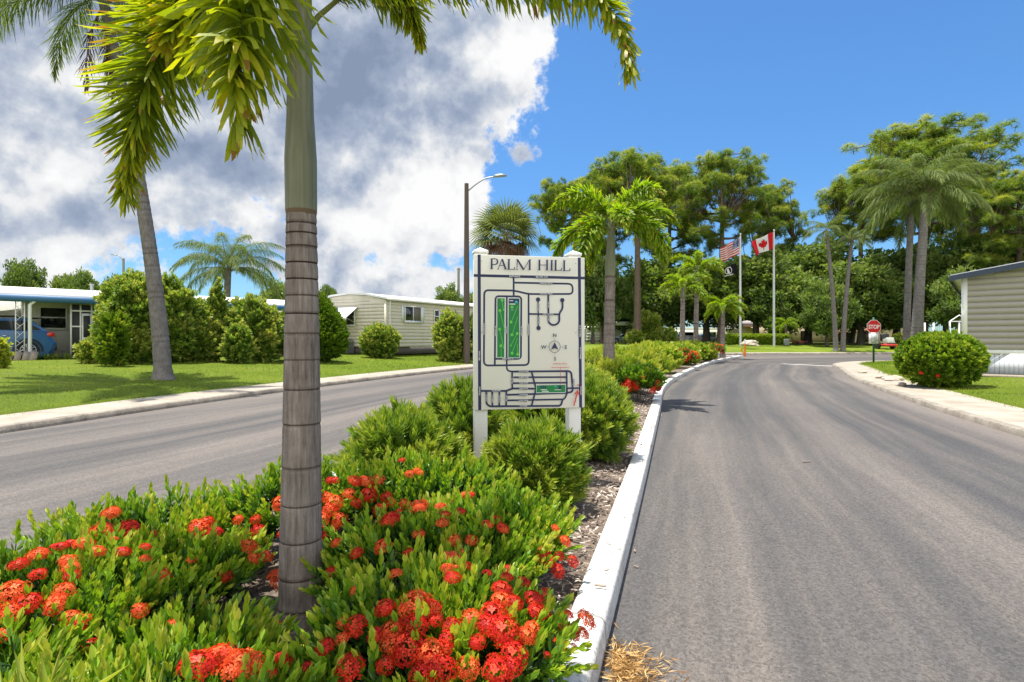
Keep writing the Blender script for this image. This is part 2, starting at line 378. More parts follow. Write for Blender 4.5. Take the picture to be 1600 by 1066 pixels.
def f_kerbw(n, b):
    o = objc(n); a = n.noise(o, 5, 8, .75); f = n.noise(o, 38, 5, .75); s_ = attr(n, 'along'); ac = attr(n, 'across')
    chip = n.smooth(n.math('ADD', n.math('MULTIPLY', a, .5), n.math('MULTIPLY', f, .5)), .53, .60, 0, .8)
    low = n.smooth(ac, .0, .03, .5, 0)
    c = n.mix(chip, n.mix(n.smooth(n.noise(o, 1.2, 6, .7), .42, .68), (.72, .71, .68), (.52, .49, .44)), (.30, .285, .26)); c = n.mix(n.math('MULTIPLY', low, n.smooth(f, .3, .6)), c, (.14, .13, .12))
    j = n.math('ABSOLUTE', n.math('SUBTRACT', n.math('FRACT', n.math('DIVIDE', s_, 3.05)), .5)); j = n.smooth(j, .495, .498, 0, .8)
    n.link(n.mix(j, c, (.15, .14, .12)), b.inputs['Base Color']); bump(n, b, n.math('ADD', a, f), .5, .01)
M_KERBW = mat('white_kerb_paint', rough=.7, fn=f_kerbw)
def f_mulch(n, b):
    o = objc(n); f = n.noise(o, 30, 5, .7); g = n.noise(o, 5, 3, .6)
    n.link(n.ramp(n.math('ADD', n.math('MULTIPLY', f, .7), n.math('MULTIPLY', g, .3)), [(.3, (.05, .035, .026)), (.5, (.16, .12, .09)), (.7, (.34, .27, .22))]), b.inputs['Base Color']); bump(n, b, f, 1, .03)
M_MULCH = mat('bark_mulch', rough=.95, fn=f_mulch)

b = MB(); b.add([[-900, -500, -.06], [900, -500, -.06], [900, 1500, -.06], [-900, 1500, -.06]], [[0, 1, 2, 3]])
struct(b.build('ground', M_LAWN), 'flat green ground reaching to the horizon')
# left pavement: slab flush behind a thin kerb face, then the lawn rising to the houses
struct(strip('kerb', Lc, [(0, -.02), (.01, .10), (.03, .115), (.15, .118)], M_KERBG, 1), 'weathered concrete kerb edge beside the far pavement')
struct(strip('sidewalk', Lc, [(.151, .118), (1.25, .135)], M_CONC, 1), 'pale concrete pavement strip along the lawn with houses')
offs = [1.25, 1.6, 2.2, 3, 4, 5.2, 6.8, 9, 12, 16, 22, 30]
struct(strip('lawn', Lc, [(1.251, .10)] + [(o, side_h(o) + (0 if o > 1.3 else 0)) for o in offs] + [(60, .75), (200, .8), (600, .9)], M_LAWN, 1, smooth=True), 'mown green lawn rising gently to the houses')
# right pavement and lawn
struct(strip('kerb', Rc, [(0, -.02), (.01, .09), (.03, .105), (.15, .108)], M_KERBG, -1), 'weathered concrete kerb on the outside of the right lane')
struct(strip('sidewalk', Rc, [(.151, .108), (1.35, .125)], M_CONC, -1), 'pale concrete pavement curving round to the junction')
def right_lawn():
    cur = Rc; nn = normals2(cur); inn = cur - nn * 1.35
    keep = inn[:, 1] < 36; inn = inn[keep & (cur[:, 1] > -16)]
    # sweep rows of constant y from the pavement edge outward
    ys = np.arange(-16, 34.6, .4); xe = np.interp(ys, inn[:, 1][np.argsort(inn[:, 1])], inn[:, 0][np.argsort(inn[:, 1])])
    t = np.array([0, .01, .4, .9, 1.6, 2.6, 4, 6, 9, 14, 22, 40, 80, 120])
    V = np.zeros((len(ys), len(t), 3))
    for k, o in enumerate(t):
        V[:, k, 0] = xe + o; V[:, k, 1] = ys; V[:, k, 2] = .09 if k == 0 else .13 + .2 * min(1, o / 6)
    K, L = len(ys), len(t); i, j = np.meshgrid(np.arange(K - 1), np.arange(L - 1), indexing='ij')
    fa = np.stack([i * L + j, i * L + j + 1, (i + 1) * L + j + 1, (i + 1) * L + j], -1).reshape(-1, 4)
    b = MB(); b.add(V.reshape(-1, 3), fa); struct(b.build('lawn', M_LAWN, smooth=True), 'green lawn corner in front of the grey sided house')
right_lawn()
# median
struct(strip('kerb', Mr, [(0, -.02), (.006, .115), (.02, .138), (.04, .145), (.17, .145), (.185, .13), (.19, .02)], M_KERBW, 1), 'white painted kerb along the right side of the median')
nMl = normals2(Ml)
struct(strip('kerb', Ml, [(0, -.02), (.006, .115), (.02, .138), (.04, .145), (.17, .145), (.185, .13), (.19, .02)], M_KERBW, -1, norms=nMl), 'white painted kerb along the left side of the median')
b = MB(); inr = Mr + nMr * .18; inl = Ml - nMl * .18; K = len(Mr); tt = np.linspace(0, 1, 9)
V = np.zeros((K, 9, 3)); V[:, :, :2] = inr[:, None] * (1 - tt)[None, :, None] + inl[:, None] * tt[None, :, None]; V[:, :, 2] = .085 + .05 * np.sin(np.pi * tt)[None] + rng.normal(0, .006, (K, 9))
i, j = np.meshgrid(np.arange(K - 1), np.arange(8), indexing='ij'); b.add(V.reshape(-1, 3), np.stack([i * 9 + j, (i + 1) * 9 + j, (i + 1) * 9 + j + 1, i * 9 + j + 1], -1).reshape(-1, 4)[:, ::-1])
struct(b.build('planting_bed', M_MULCH, smooth=True), 'mulched planting bed of the median between white kerbs')
BED = .1
# mulch chips on the strip you can see, a few strewn on the kerb
def chips():
    n = 15000; t = rng.uniform(0, 1, n) ** 1.7; k = (np.searchsorted(sM, 4 + t * 24)); k = np.clip(k, 0, K - 1)
    w = rng.uniform(.17, 1.25, n) ** 1.0; st = rng.random(n) < .006; w[st] = rng.uniform(-.0, .17, st.sum())
    pos = np.zeros((n, 3)); pos[:, :2] = Mr[k] + nMr[k] * w[:, None] + rng.uniform(-.15, .15, (n, 2)) * np.array([.2, 1]); pos[:, 2] = BED + .012 + rng.uniform(0, .02, n)
    pos[st, 2] = .152
    l = rng.uniform(.008, .03, n); wd = l * rng.uniform(.2, .5, n); th = wd * .4
    tv = np.array([[-1, -.6, 0], [1, -1, .3], [.9, .8, 0], [-1.1, 1, .2], [-.9, -.5, 1], [.9, -.8, 1.3], [.8, .7, 1], [-1, .8, 1.2]])
    tf = np.array([[4, 5, 6, 7], [0, 1, 5, 4], [1, 2, 6, 5], [2, 3, 7, 6], [3, 0, 4, 7]])
    Z = norm(np.stack([rng.normal(0, .35, n), rng.normal(0, .35, n), np.ones(n)], -1)); Rm = frames(Z)
    V = np.einsum('kij,knj->kni', Rm, tv[None] * np.stack([l, wd, th], -1)[:, None]) + pos[:, None]
    b = MB(); b.add(V.reshape(-1, 3), (tf[None] + (np.arange(n) * 8)[:, None, None]).reshape(-1, 4), np.repeat(rng.random(n), 5))
    m = mat('mulch_chip', rough=.9, spec=.2, fn=lambda n_, b_: n_.link(n_.ramp(attr(n_), [(0, (.07, .048, .035)), (.4, (.25, .19, .15)), (.75, (.42, .35, .29)), (1, (.58, .51, .44))]), b_.inputs['Base Color']))
    tag(b.build('mulch', m), 'brown bark chips strewn beside the white kerb', 'mulch', kind='stuff')
chips()
# stop line
b = MB(); p0 = np.array([15.6, 32.8]); p1 = np.array([17.0, 29.9])
dv = norm((p1 - p0)[None])[0]; nv = np.array([-dv[1], dv[0]]) * .14
b.add([[*(p0 - nv), .005], [*(p1 - nv), .005], [*(p1 + nv), .005], [*(p0 + nv), .005]], [[0, 1, 2, 3]])
struct(b.build('stop_line', worn('road_paint', (.62, .6, .56), .8, .3, 6)), 'worn white stop line across the lane by the junction')
# grass blades where the lawn is near enough to show them
def blades():
    tv = np.array([[-.5, 0, 0], [.5, 0, 0], [.12, 0, 1], [-.12, 0, 1.]]); tf = np.array([[0, 1, 2, 3]]); ta = np.array([0.])
    mg = leafmat('grass_blade', [(0, (.08, .13, .012)), (.5, (.23, .31, .02)), (.85, (.38, .41, .04)), (1, (.36, .30, .10))], .45, .6, .2)
    for side in (0, 1):
        n = 170000 if side == 0 else 90000
        if side == 0:
            k = rng.integers(0, len(Lc), n * 2); nn = normals2(Lc); o = 1.2 + rng.exponential(4.5, n * 2); xy = Lc[k] + nn[k] * o[:, None] + rng.uniform(-.3, .3, (n * 2, 2))
            z = .12 + .62 * (1 - np.exp(-np.maximum(0, o - 1.2) / 6.5)) - .01
        else:
            k = rng.integers(0, len(Rc), n * 2); nn = normals2(Rc); o = 1.3 + rng.exponential(2.5, n * 2); xy = Rc[k] - nn[k] * o[:, None] + rng.uniform(-.2, .2, (n * 2, 2)); z = .12 + .2 * np.minimum(1, (o - 1.3) / 6)
        keep = (xy[:, 1] > 6) & (xy[:, 1] < 42) & (np.abs(xy[:, 0]) < xy[:, 1] * .95 + 1)
        if side: keep &= xy[:, 1] < 34.4
        xy, z = xy[keep][:n], z[keep][:n]; m = len(xy)
        far = 1 + np.maximum(0, xy[:, 1] - 10) / 14
        hgt = rng.uniform(.03, .075, m); w = .007 * far
        Z = norm(np.stack([rng.normal(0, .45, m), rng.normal(0, .45, m), np.ones(m)], -1)); Rm = frames(Z)
        V = np.einsum('kij,knj->kni', Rm, tv[None] * np.stack([w, w, hgt], -1)[:, None]) + np.column_stack([xy, z])[:, None]
        pn = .5 + .12 * np.sin(xy[:, 0] * 4.1 + 2 * np.sin(xy[:, 1] * 3.3)) + .22 * np.sin(xy[:, 0] * 1.3 + np.sin(xy[:, 1] * .9) * 2) * np.sin(xy[:, 1] * .8)
        b = MB(); b.add(V.reshape(-1, 3), np.arange(m * 4).reshape(-1, 4), np.clip(rng.normal(0, .2, m) + pn, 0, 1))
        tag(b.build('grass', mg), ('short bright grass of the lawn by the white house', 'short grass around the corner by the round bush')[side], 'grass', kind='stuff')
blades()

# ------------------------------------------------------------------ leaf materials
G = lambda *a: a
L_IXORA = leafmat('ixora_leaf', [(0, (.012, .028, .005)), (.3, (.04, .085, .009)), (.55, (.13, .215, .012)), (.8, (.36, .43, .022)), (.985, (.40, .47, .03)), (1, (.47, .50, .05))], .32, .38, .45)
L_PODO = leafmat('needle_leaf', [(0, (.03, .06, .008)), (.4, (.085, .15, .014)), (.75, (.21, .29, .025)), (1, (.36, .42, .05))], .35, .35, .4)
L_YEL = leafmat('yellow_green_leaf', [(0, (.04, .08, .008)), (.4, (.13, .21, .014)), (.75, (.29, .36, .025)), (1, (.46, .48, .06))], .38, .35, .4)
L_GREEN = leafmat('shrub_leaf', [(0, (.035, .06, .012)), (.4, (.11, .165, .02)), (.72, (.27, .33, .04)), (1, (.42, .44, .09))], .35, .4, .35)
L_OAK = leafmat('oak_leaf', [(0, (.035, .06, .014)), (.45, (.12, .18, .032)), (1, (.32, .38, .09))], .42, .5, .3)
L_PINE = leafmat('pine_needle', [(0, (.06, .085, .012)), (.45, (.19, .235, .025)), (1, (.42, .43, .06))], .45, .5, .3)
L_FOX = leafmat('foxtail_leaflet', [(0, (.06, .10, .010)), (.45, (.16, .23, .012)), (.75, (.33, .37, .014)), (.93, (.55, .48, .02)), (1, (.26, .14, .03))], .55, .5, .35, (1.5, 1.4, .4))
L_FOX2 = leafmat('median_palm_leaflet', [(0, (.06, .10, .010)), (.45, (.16, .23, .014)), (.75, (.33, .37, .018)), (.93, (.50, .46, .03)), (1, (.34, .20, .03))], .5, .5, .3, (1.3, 1.35, .4))
L_QUEEN = leafmat('queen_palm_leaflet', [(0, (.05, .08, .025)), (.5, (.125, .175, .05)), (.9, (.25, .30, .09)), (1, (.34, .22, .05))], .4, .65, .2, (1.2, 1.25, .6))
L_DEAD = leafmat('dead_frond', [(0, (.05, .025, .015)), (1, (.22, .13, .085))], .2, .8, .1, (1, 1, 1))
L_RED = leafmat('ixora_petal', [(0, (.32, .010, .012)), (.4, (.62, .018, .012)), (.75, (.80, .07, .02)), (1, (.88, .22, .05))], .3, .5, .25, (1.2, 1, .8))
M_STEM = mat('shrub_stem', (.09, .065, .04), .9)

def leaf_tmpl(l, w, fold=.25, bend=.12, off=0.0, wp=.5):
    """one folded leaf along +Z, face towards +X"""
    v = np.array([[0, 0, 0], [0, -w * .42, l * .28], [0, -w * .5, l * (wp + .15)], [0, 0, l], [0, w * .5, l * (wp + .15)], [0, w * .42, l * .28]], float)
    v[:, 0] += fold * np.abs(v[:, 1]) - bend * l * (v[:, 2] / l) ** 2; v[:, 0] += off
    return v, np.array([[0, 3, 2, 1], [0, 5, 4, 3]])
def rot(axis, a): return np.array(Matrix.Rotation(a, 3, axis))
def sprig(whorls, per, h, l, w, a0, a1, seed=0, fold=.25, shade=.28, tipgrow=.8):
    """shoot along +Z with leaves set in whorls; var offset: young leaves at the tip are lighter, lower ones carry painted shade"""
    r = np.random.default_rng(seed); V, Fa, A = [], [], []; nv = 0
    for k in range(whorls):
        t = k / max(1, whorls - 1); ang = a0 + (a1 - a0) * t; s_ = 1 - (1 - tipgrow) * t
        for j in range(per):
            lv, lf = leaf_tmpl(l * s_ * r.uniform(.8, 1.15), w * s_ * r.uniform(.85, 1.1), fold)
            M = rot('Z', 2 * math.pi * j / per + k * 2.4 + r.normal(0, .25)) @ rot('Y', R(ang + r.normal(0, 9)))
            V.append(lv @ M.T + [0, 0, h * t]); Fa.append(lf + nv); A += [shade * (t - .55) + r.normal(0, .05)] * 2; nv += len(lv)  # leaf colour darkens down the shoot, standing in for shade between shoots
    return np.concatenate(V), np.concatenate(Fa), np.array(A)
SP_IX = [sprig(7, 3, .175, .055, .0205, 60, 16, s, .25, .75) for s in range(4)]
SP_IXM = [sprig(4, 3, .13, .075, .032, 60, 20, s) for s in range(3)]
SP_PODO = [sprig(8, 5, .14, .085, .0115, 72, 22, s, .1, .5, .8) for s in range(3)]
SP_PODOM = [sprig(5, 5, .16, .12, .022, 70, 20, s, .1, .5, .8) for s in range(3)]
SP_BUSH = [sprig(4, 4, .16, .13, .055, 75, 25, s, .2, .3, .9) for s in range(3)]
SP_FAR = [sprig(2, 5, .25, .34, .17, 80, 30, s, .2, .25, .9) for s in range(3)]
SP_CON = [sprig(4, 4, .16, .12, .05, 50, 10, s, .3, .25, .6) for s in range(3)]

def lump(dirs, seed, amp=.18, f=3.0):
    r = np.random.default_rng(seed); q = 0
    for i in range(6):
        w = r.normal(size=3) * f * (1 + i * .35); q = q + np.sin(dirs @ w + r.uniform(0, 6.28)) / (1 + i * .5)
    return 1 + amp * q / 2.2
def dome(n, rx, ry, h, seed, base=.12, lo=-.15, shell=.62, amp=.16, f=3.0, top=0, cone=0):
    """points and outward directions on a lumpy mound standing on z=0"""
    r = np.random.default_rng(seed); u = norm(r.normal(size=(n, 3))); u[:, 2] = np.where(u[:, 2] < lo, -u[:, 2], u[:, 2]); u = norm(u)
    s_ = lump(u, seed, amp, f) * (shell + (1 - shell) * r.uniform(0, 1, n) ** .5)
    p = u * s_[:, None] * np.array([rx, ry, (h - base) * .5])
    if cone:
        t = (u[:, 2] + 1) / 2; p[:, :2] *= ((1 - t) ** .55 * 1.45 + .04)[:, None] * cone + (1 - cone)
    p[:, 2] += base + (h - base) * .5
    p[:, 2] = np.maximum(p[:, 2], .03)
    return p, u, s_
def foliage(b, tm, n, rx, ry, h, seed, up=.9, jit=.06, base=.1, var0=.5, size=(.8, 1.2), wild=.28, gaps=0, **kw):
    r = np.random.default_rng(seed + 99); p, u, s_ = dome(n, rx, ry, h, seed, base, **kw)
    if gaps:
        g_ = lump(p * 9, seed + 11, 1.0, 1.6); k_ = g_ > np.quantile(g_, gaps); p, u, s_ = p[k_], u[k_], s_[k_]; n = len(p)
    d = norm(u * np.array([1, 1, .8]) + np.array([0, 0, up]) + r.normal(0, wild, (n, 3)))
    tint = lump(u, seed + 5, .16, 4) - 1
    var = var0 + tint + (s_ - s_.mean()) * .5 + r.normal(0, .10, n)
    which = r.integers(0, len(tm), n)
    for k in range(len(tm)):
        m = which == k
        if m.any(): b.inst(tm[k], frames(d[m]), p[m], r.uniform(*size, m.sum()), var[m], jit)
def stems(b, rx, ry, h, n, seed, rad=.012):
    r = np.random.default_rng(seed)
    for k in range(n):
        a = r.uniform(0, 6.28); q = r.uniform(.2, .75); x, y = math.cos(a) * rx * q, math.sin(a) * ry * q
        b.tube([[x * .2, y * .2, -.05], [x * .5, y * .5, h * .3], [x, y, h * .7]], [rad, rad * .8, rad * .4], 5)
def shrub(name, label, cat, loc, rx, ry, h, tm, m, n, seed, group=None, stm=8, rad=.012, rz=0, **kw):
    t = thing(name, label, cat, loc, rz, group); b = MB(); foliage(b, tm, n, rx, ry, h, seed, **kw); b.build('foliage', m, t)
    if stm: b = MB(); stems(b, rx, ry, h, stm, seed, rad); b.build('stem', M_STEM, t)
    return t

# ------------------------------------------------------------------ ixora flowers
def floret_cluster(rad, nfl, seed, ps):
    r = np.random.default_rng(seed); b = MB()
    g = np.arange(nfl) + .5; ph = np.arccos(1 - 1.05 * g / nfl); th = g * 2.39996
    u = np.stack([np.cos(th) * np.sin(ph), np.sin(th) * np.sin(ph), np.cos(ph)], -1); u = norm(u + r.normal(0, .09, u.shape))
    pos = u * rad * r.uniform(.82, 1.1, (nfl, 1)) * np.array([1, 1, .62])
    # four pointed petals, slightly cupped
    V, Fa, A = [], [], []; nv = 0
    for k in range(4):
        M = rot('Z', k * math.pi / 2)
        pv = np.array([[0, 0, 0], [ps * .55, -ps * .3, ps * .10], [ps, 0, ps * .02], [ps * .55, ps * .3, ps * .10]])
        V.append(pv @ M.T); Fa.append(np.array([[0, 1, 2, 3]]) + nv); A.append(.06 * (k % 2)); nv += 4
    V.append(np.array([[-.0012, 0, 0], [.0012, 0, 0], [.0008, 0, -rad * .5], [-.0008, 0, -rad * .5]])); Fa.append(np.array([[0, 1, 2, 3]]) + nv); A.append(-.2)
    b.inst((np.concatenate(V), np.concatenate(Fa), np.array(A)), frames(u), pos, r.uniform(.8, 1.2, nfl), .42 + r.normal(0, .17, nfl), .04)
    return b.mesh('flower_cluster', L_RED)
FLW = [floret_cluster(.043, 46, 1, .0125), floret_cluster(.05, 60, 2, .0135), floret_cluster(.033, 30, 3, .012)]
L_ORG = leafmat('ixora_petal_orange', [(0, (.55, .03, .012)), (.5, (.85, .12, .03)), (1, (.92, .33, .08))], .3, .5, .25, (1.2, 1, .8))
for k in range(3):
    q = FLW[k].copy(); q.materials[0] = L_ORG; FLW.append(q)
FLWF = floret_cluster(.085, 26, 5, .04)

# ------------------------------------------------------------------ foreground ixora shrubs
IX = [  # x, y, rx, ry, h, n, label
    (-2.10, 3.30, .52, .46, .46, 700, 'low ixora shrub farthest to the road side, big scarlet heads crowded on its left end'),
    (-1.30, 3.70, .52, .42, .60, 650, 'ixora shrub rising behind the palm trunk, sparse red heads among upright green shoots'),
    (-2.02, 2.45, .54, .52, .48, 850, 'broad ixora shrub left of the palm trunk covered mostly in yellow-green shoots'),
    (-1.28, 2.12, .36, .32, .32, 620, 'small ixora shrub right in front of the palm trunk base, nearly without flowers'),
    (-.62, 3.95, .56, .48, .60, 800, 'ixora shrub beyond the palm and before the map sign with a row of red heads'),
    (-.42, 2.95, .48, .46, .50, 850, 'ixora shrub right of the palm trunk with upright shoots and a few orange-red heads'),
    (-.08, 3.35, .34, .48, .48, 650, 'ixora shrub beside the white kerb below the map sign, thin reddish tips'),
    (-.28, 2.15, .40, .45, .50, 850, 'ixora shrub leaning over the white kerb with the thickest crowd of scarlet heads'),
    (-1.05, 1.62, .52, .40, .44, 850, 'ixora shrub at the bottom centre with one wide scarlet bunch below the trunk'),
    (-1.95, 1.62, .55, .40, .48, 850, 'ixora shrub nearest the camera on the road side with a single round red head'),
]
IX.append((-1.70, 2.88, .38, .34, .40, 420, 'ixora shrub filling the gap just left of the palm trunk'))
IX = [(x, y, rx, ry, h - .20, n, l) for x, y, rx, ry, h, n, l in IX]
FL = [(20, 935, 1.5), (60, 905, 1.3), (100, 930, 1.5), (15, 965, 1.3), (45, 950, 1.2), (110, 895, 1.2), (60, 875, 1.2), (95, 862, 1.0), (130, 858, 1.1), (85, 955, 1.0), (175, 808, 1.0), (160, 836, 1.1), (200, 833, 1.1), (225, 862, .9), (190, 870, .9),
      (310, 830, 1.1), (335, 838, 1.1), (322, 822, .8), (225, 880, .8), (405, 833, .9), (412, 875, .8), (430, 912, 1.1), (440, 790, .8), (402, 815, .8), (375, 815, .6), (142, 1018, 1.0), (310, 1052, 1.6), (345, 1036, 1.6), (380, 1050, 1.5), (360, 1060, 1.4),
      (416, 1060, 1.1), (110, 972, .7), (8, 998, .7), (500, 778, 1), (515, 800, .9), (530, 815, .8), (545, 776, .9), (552, 755, .8), (570, 757, .9), (592, 755, .8), (575, 778, .9), (556, 790, .8), (605, 780, .9), (632, 790, .8), (655, 798, 1.1), (612, 818, .9), (640, 745, .7), (652, 740, .7), (688, 798, .8), (715, 788, .8), (727, 780, .7), (502, 815, .9), (523, 755, .7), (480, 828, .8), (505, 840, .7), (595, 800, .7),
      (703, 882, 1.2), (706, 912, 1.1), (735, 850, .9), (708, 850, 1.0), (725, 868, .7), (650, 955, 1.5), (672, 962, 1.2), (605, 960, 1.0), (650, 985, 1.2), (735, 975, 1.4), (705, 985, .9), (770, 968, 1.3), (785, 995, 1.4), (760, 985, 1.1), (830, 945, 1.2), (845, 965, 1.2), (872, 985, 1.2), (850, 930, .9), (790, 910, 1.0), (782, 930, .9), (815, 918, .8), (845, 870, .9), (855, 880, .8), (868, 895, .7), (890, 880, .7), (910, 975, 1.0), (905, 995, .7),
      (640, 1020, 1.6), (675, 1030, 1.3), (615, 1010, 1.2), (605, 1045, .9), (690, 1050, 1.4), (745, 1010, 1.1), (770, 1040, .9), (800, 1030, 1.1), (775, 1058, 1.3), (550, 1050, 1.3), (560, 985, .9), (540, 1005, .8), (512, 1020, .8), (455, 1025, .8), (440, 1040, .7), (480, 1055, .7), (730, 1050, 1.0), (880, 850, .6), (775, 820, .7), (783, 832, .7), (865, 830, .6), (870, 1012, .8), (820, 1000, .8), (700, 1005, .9), (660, 1058, 1.2), (620, 985, 1.0), (800, 950, .9), (590, 1000, .7)]
_r = np.random.default_rng(77)
FL = FL + [(px + _r.normal(0, 17), py + _r.normal(0, 13), s_ * _r.uniform(.5, .85)) for px, py, s_ in FL if _r.random() < .75 and py < 1040]
FL += [(300, 880, .8), (350, 905, .8), (385, 860, .9), (250, 905, .8), (150, 870, .9), (55, 1000, .9), (215, 960, .8), (270, 985, .7), (480, 935, .8), (520, 900, .9), (560, 870, .8), (600, 860, .9), (640, 870, .9), (560, 930, .8), (30, 890, .9), (120, 985, .8), (430, 985, .8), (390, 960, .7), (620, 905, .9), (655, 840, .8)]
def ray_mound(px, py, lst):
    d = np.array([(px - CX) / F, 1, -(py - CY) / F]); o = np.array([0, 0, H]); best = (1e9, None, None)
    for k, (x, y, rx, ry, h, *_) in enumerate(lst):
        c = np.array([x, y, BED + .05 + (h - .05) * .5]); a = np.array([rx, ry, (h - .05) * .5]) + np.array([.11, .11, .17])
        D = d / a; O = (o - c) / a; A = D @ D; B = O @ D; C = O @ O - 1; q = B * B - A * C
        if q < 0: continue
        t = (-B - math.sqrt(q)) / A
        if 0 < t < best[0]: best = (t, k, o + d * t)
    return best
SHOOT = []
for k in range(3):
    b = MB(); b.inst(SP_IX[k], np.eye(3)[None], np.zeros((1, 3)), 1.0, np.array([.62])); b.tube([[0, 0, -.12], [0, 0, .12]], .0025, 4, var=.4); SHOOT.append(b.mesh('shoot', L_IXORA))
ixt = []
for k, (x, y, rx, ry, h, n, lab) in enumerate(IX):
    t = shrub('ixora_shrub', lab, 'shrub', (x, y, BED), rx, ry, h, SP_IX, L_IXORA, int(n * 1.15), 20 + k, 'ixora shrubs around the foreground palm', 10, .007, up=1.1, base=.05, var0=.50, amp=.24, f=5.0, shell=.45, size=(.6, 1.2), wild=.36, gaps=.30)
    # a few long shoots standing proud of the mound
    r = np.random.default_rng(50 + k); m = 12 + 6 * (k < 2)
    a = r.uniform(0, 6.28, m); q = r.uniform(.1, .85, m) ** .5; px_, py_ = np.cos(a) * rx * q, np.sin(a) * ry * q; zt = .05 + (h - .05) * (.5 + .5 * np.sqrt(np.maximum(0, 1 - q * q)))
    for i in range(m):
        o = bpy.data.objects.new('shoot', SHOOT[i % 3]); COL.objects.link(o); o.parent = t; o.location = (px_[i], py_[i], zt[i] + r.uniform(-.02, .08))
        o.rotation_euler = (r.normal(0, .14), r.normal(0, .14), r.uniform(0, 6)); o.scale = (r.uniform(.9, 1.2),) * 3
    ixt.append(t)
for i, (px, py, s_) in enumerate(FL):
    tt_, k, p = ray_mound(px, py, IX)
    if k is None:
        # nearest mound to the ray
        k = min(range(len(IX)), key=lambda q: abs(PX(px, IX[q][1]) - IX[q][0]) + abs(PZ(py, IX[q][1]) - BED - IX[q][4] * .8)); x, y, rx, ry, h = IX[k][:5]
        p = np.array([PX(px, y), y, max(.25, PZ(py, y))])
    c = np.array([IX[k][0], IX[k][1], BED]); u = norm(((p - c) / np.array([IX[k][2], IX[k][3], IX[k][4]]) + [0, -.15, .5])[None])[0]
    s_ = s_ * ((.74 if s_ > .9 else .85) if p[1] < 2.8 else 1.15); orange = rng.random() < (.6 if px < 440 or py < 860 else .35)
    o = bpy.data.objects.new('flower_cluster', FLW[int(rng.integers(0, 3)) + (3 if orange else 0)]); COL.objects.link(o); o.parent = ixt[k]
    o.location = Vector(p - c) + Vector(u) * .02; o.rotation_euler = Vector(u).to_track_quat('Z', 'Y').to_euler(); dscale = p[1] / 2.6
    o.scale = (s_ * rng.uniform(.95, 1.15),) * 3

# two clumps of grassy fan leaves at the bottom edge
def fan_plant(label, x, y, h, n, seed):
    r = np.random.default_rng(seed); t = thing('fan_plant', label, 'plant', (x, y, BED)); b = MB()
    lv, lf = leaf_tmpl(.19, .012, .3, .35, wp=.4); d = norm(np.stack([r.normal(0, .5, n), r.normal(0, .5, n), r.uniform(.5, 1, n)], -1))
    b.inst((lv, lf, np.array([0., .05])), frames(d), np.tile([0, 0, h - .2], (n, 1)) + r.normal(0, .02, (n, 3)), r.uniform(.7, 1.1, n), .85, .06); b.build('foliage', L_YEL, t)
    b = MB(); b.tube([[0, 0, -.03], [0, 0, h - .2]], .012, 6); b.build('stem', M_STEM, t)
fan_plant('spiky pale yellow-green fan of thin leaves at the bottom left corner', -1.21, 1.42, .60, 60, 3)
fan_plant('spiky pale yellow-green fan of thin leaves just right of the corner one', -.93, 1.38, .575, 50, 4)

# ------------------------------------------------------------------ podocarpus shrubs and the hedge along the median
def medpos(s_, w):
    k = int(np.clip(np.searchsorted(sM, s_), 0, len(sM) - 1)); p = Mr[k] + nMr[k] * w; return float(p[0]), float(p[1])
PD = [((-.92, 4.75), .42, .42, .78, 900, 'bushy needle-leaved shrub at the road edge left of the map sign'),
      ((-.50, 6.0), .42, .40, .92, 700, 'needle-leaved shrub half hidden behind the left post of the map sign'),
      ((.19, 4.70), .33, .34, .66, 1300, 'rounded needle-leaved shrub standing between the two white sign posts'),
      ((.30, 6.5), .50, .50, .80, 700, 'needle-leaved shrub seen under the sign board between its posts'),
      ((.86, 6.6), .46, .55, .92, 1100, 'full needle-leaved shrub just right of the right sign post'),
      ((.86, 7.9), .66, .70, .95, 1000, 'needle-leaved shrub next along the kerb after the sign'),
      ((.2, 8.3), .7, .7, .9, 600, 'needle-leaved shrub behind the sign on the road side')]
for k, ((x, y), rx, ry, h, n, lab) in enumerate(PD):
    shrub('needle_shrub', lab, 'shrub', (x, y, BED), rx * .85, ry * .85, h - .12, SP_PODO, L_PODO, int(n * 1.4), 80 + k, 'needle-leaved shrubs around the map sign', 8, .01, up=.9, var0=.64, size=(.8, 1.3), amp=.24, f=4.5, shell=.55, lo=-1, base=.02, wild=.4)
hl = ['yellow-green hedge shrub {} the second median palm', ]
hedge = [(9.8, 1.35, .70, .80, 'nearer bright hedge shrub left of the first red flowers by the kerb'), (11.6, 2.1, .8, .9, 'hedge shrub around the foot of the second palm on the road side'),
         (12.9, 1.35, .68, .85, 'hedge shrub directly behind the first red flowering shrub'), (14.9, 1.25, .8, .92, 'tall yellow-green hedge shrub right of the second palm trunk'),
         (14.3, 2.3, .8, .8, 'hedge shrub left of the second palm, tipped orange'), (17.0, 1.1, .9, 1.0, 'large glossy hedge shrub behind the tall yellow-green one'), (17.2, 2.3, .9, .95, 'hedge shrub on the far road side with copper tips'),
         (20.0, 1.1, 1.0, 1.05, 'hedge shrub halfway along the bend of the white kerb'), (20.4, 2.3, .9, 1.0, 'road-side hedge shrub halfway along the median bend'),
         (23.2, 1.2, 1.05, 1.1, 'hedge shrub just before the second red flowering shrub'), (26.4, 1.7, 1.05, 1.1, 'rounded hedge shrub behind the second red flowering shrub'),
         (30.6, 1.3, 1.1, 1.05, 'hedge shrub after the second red flowers by the white kerb'), (33.8, 1.3, 1.1, 1.05, 'hedge shrub below the pair of slim median palms'), (37.0, 1.2, 1.05, 1.0, 'hedge shrub just short of the last median palm'), (36.8, 2.1, .9, .95, 'last road-side hedge shrub below the last median palm')]
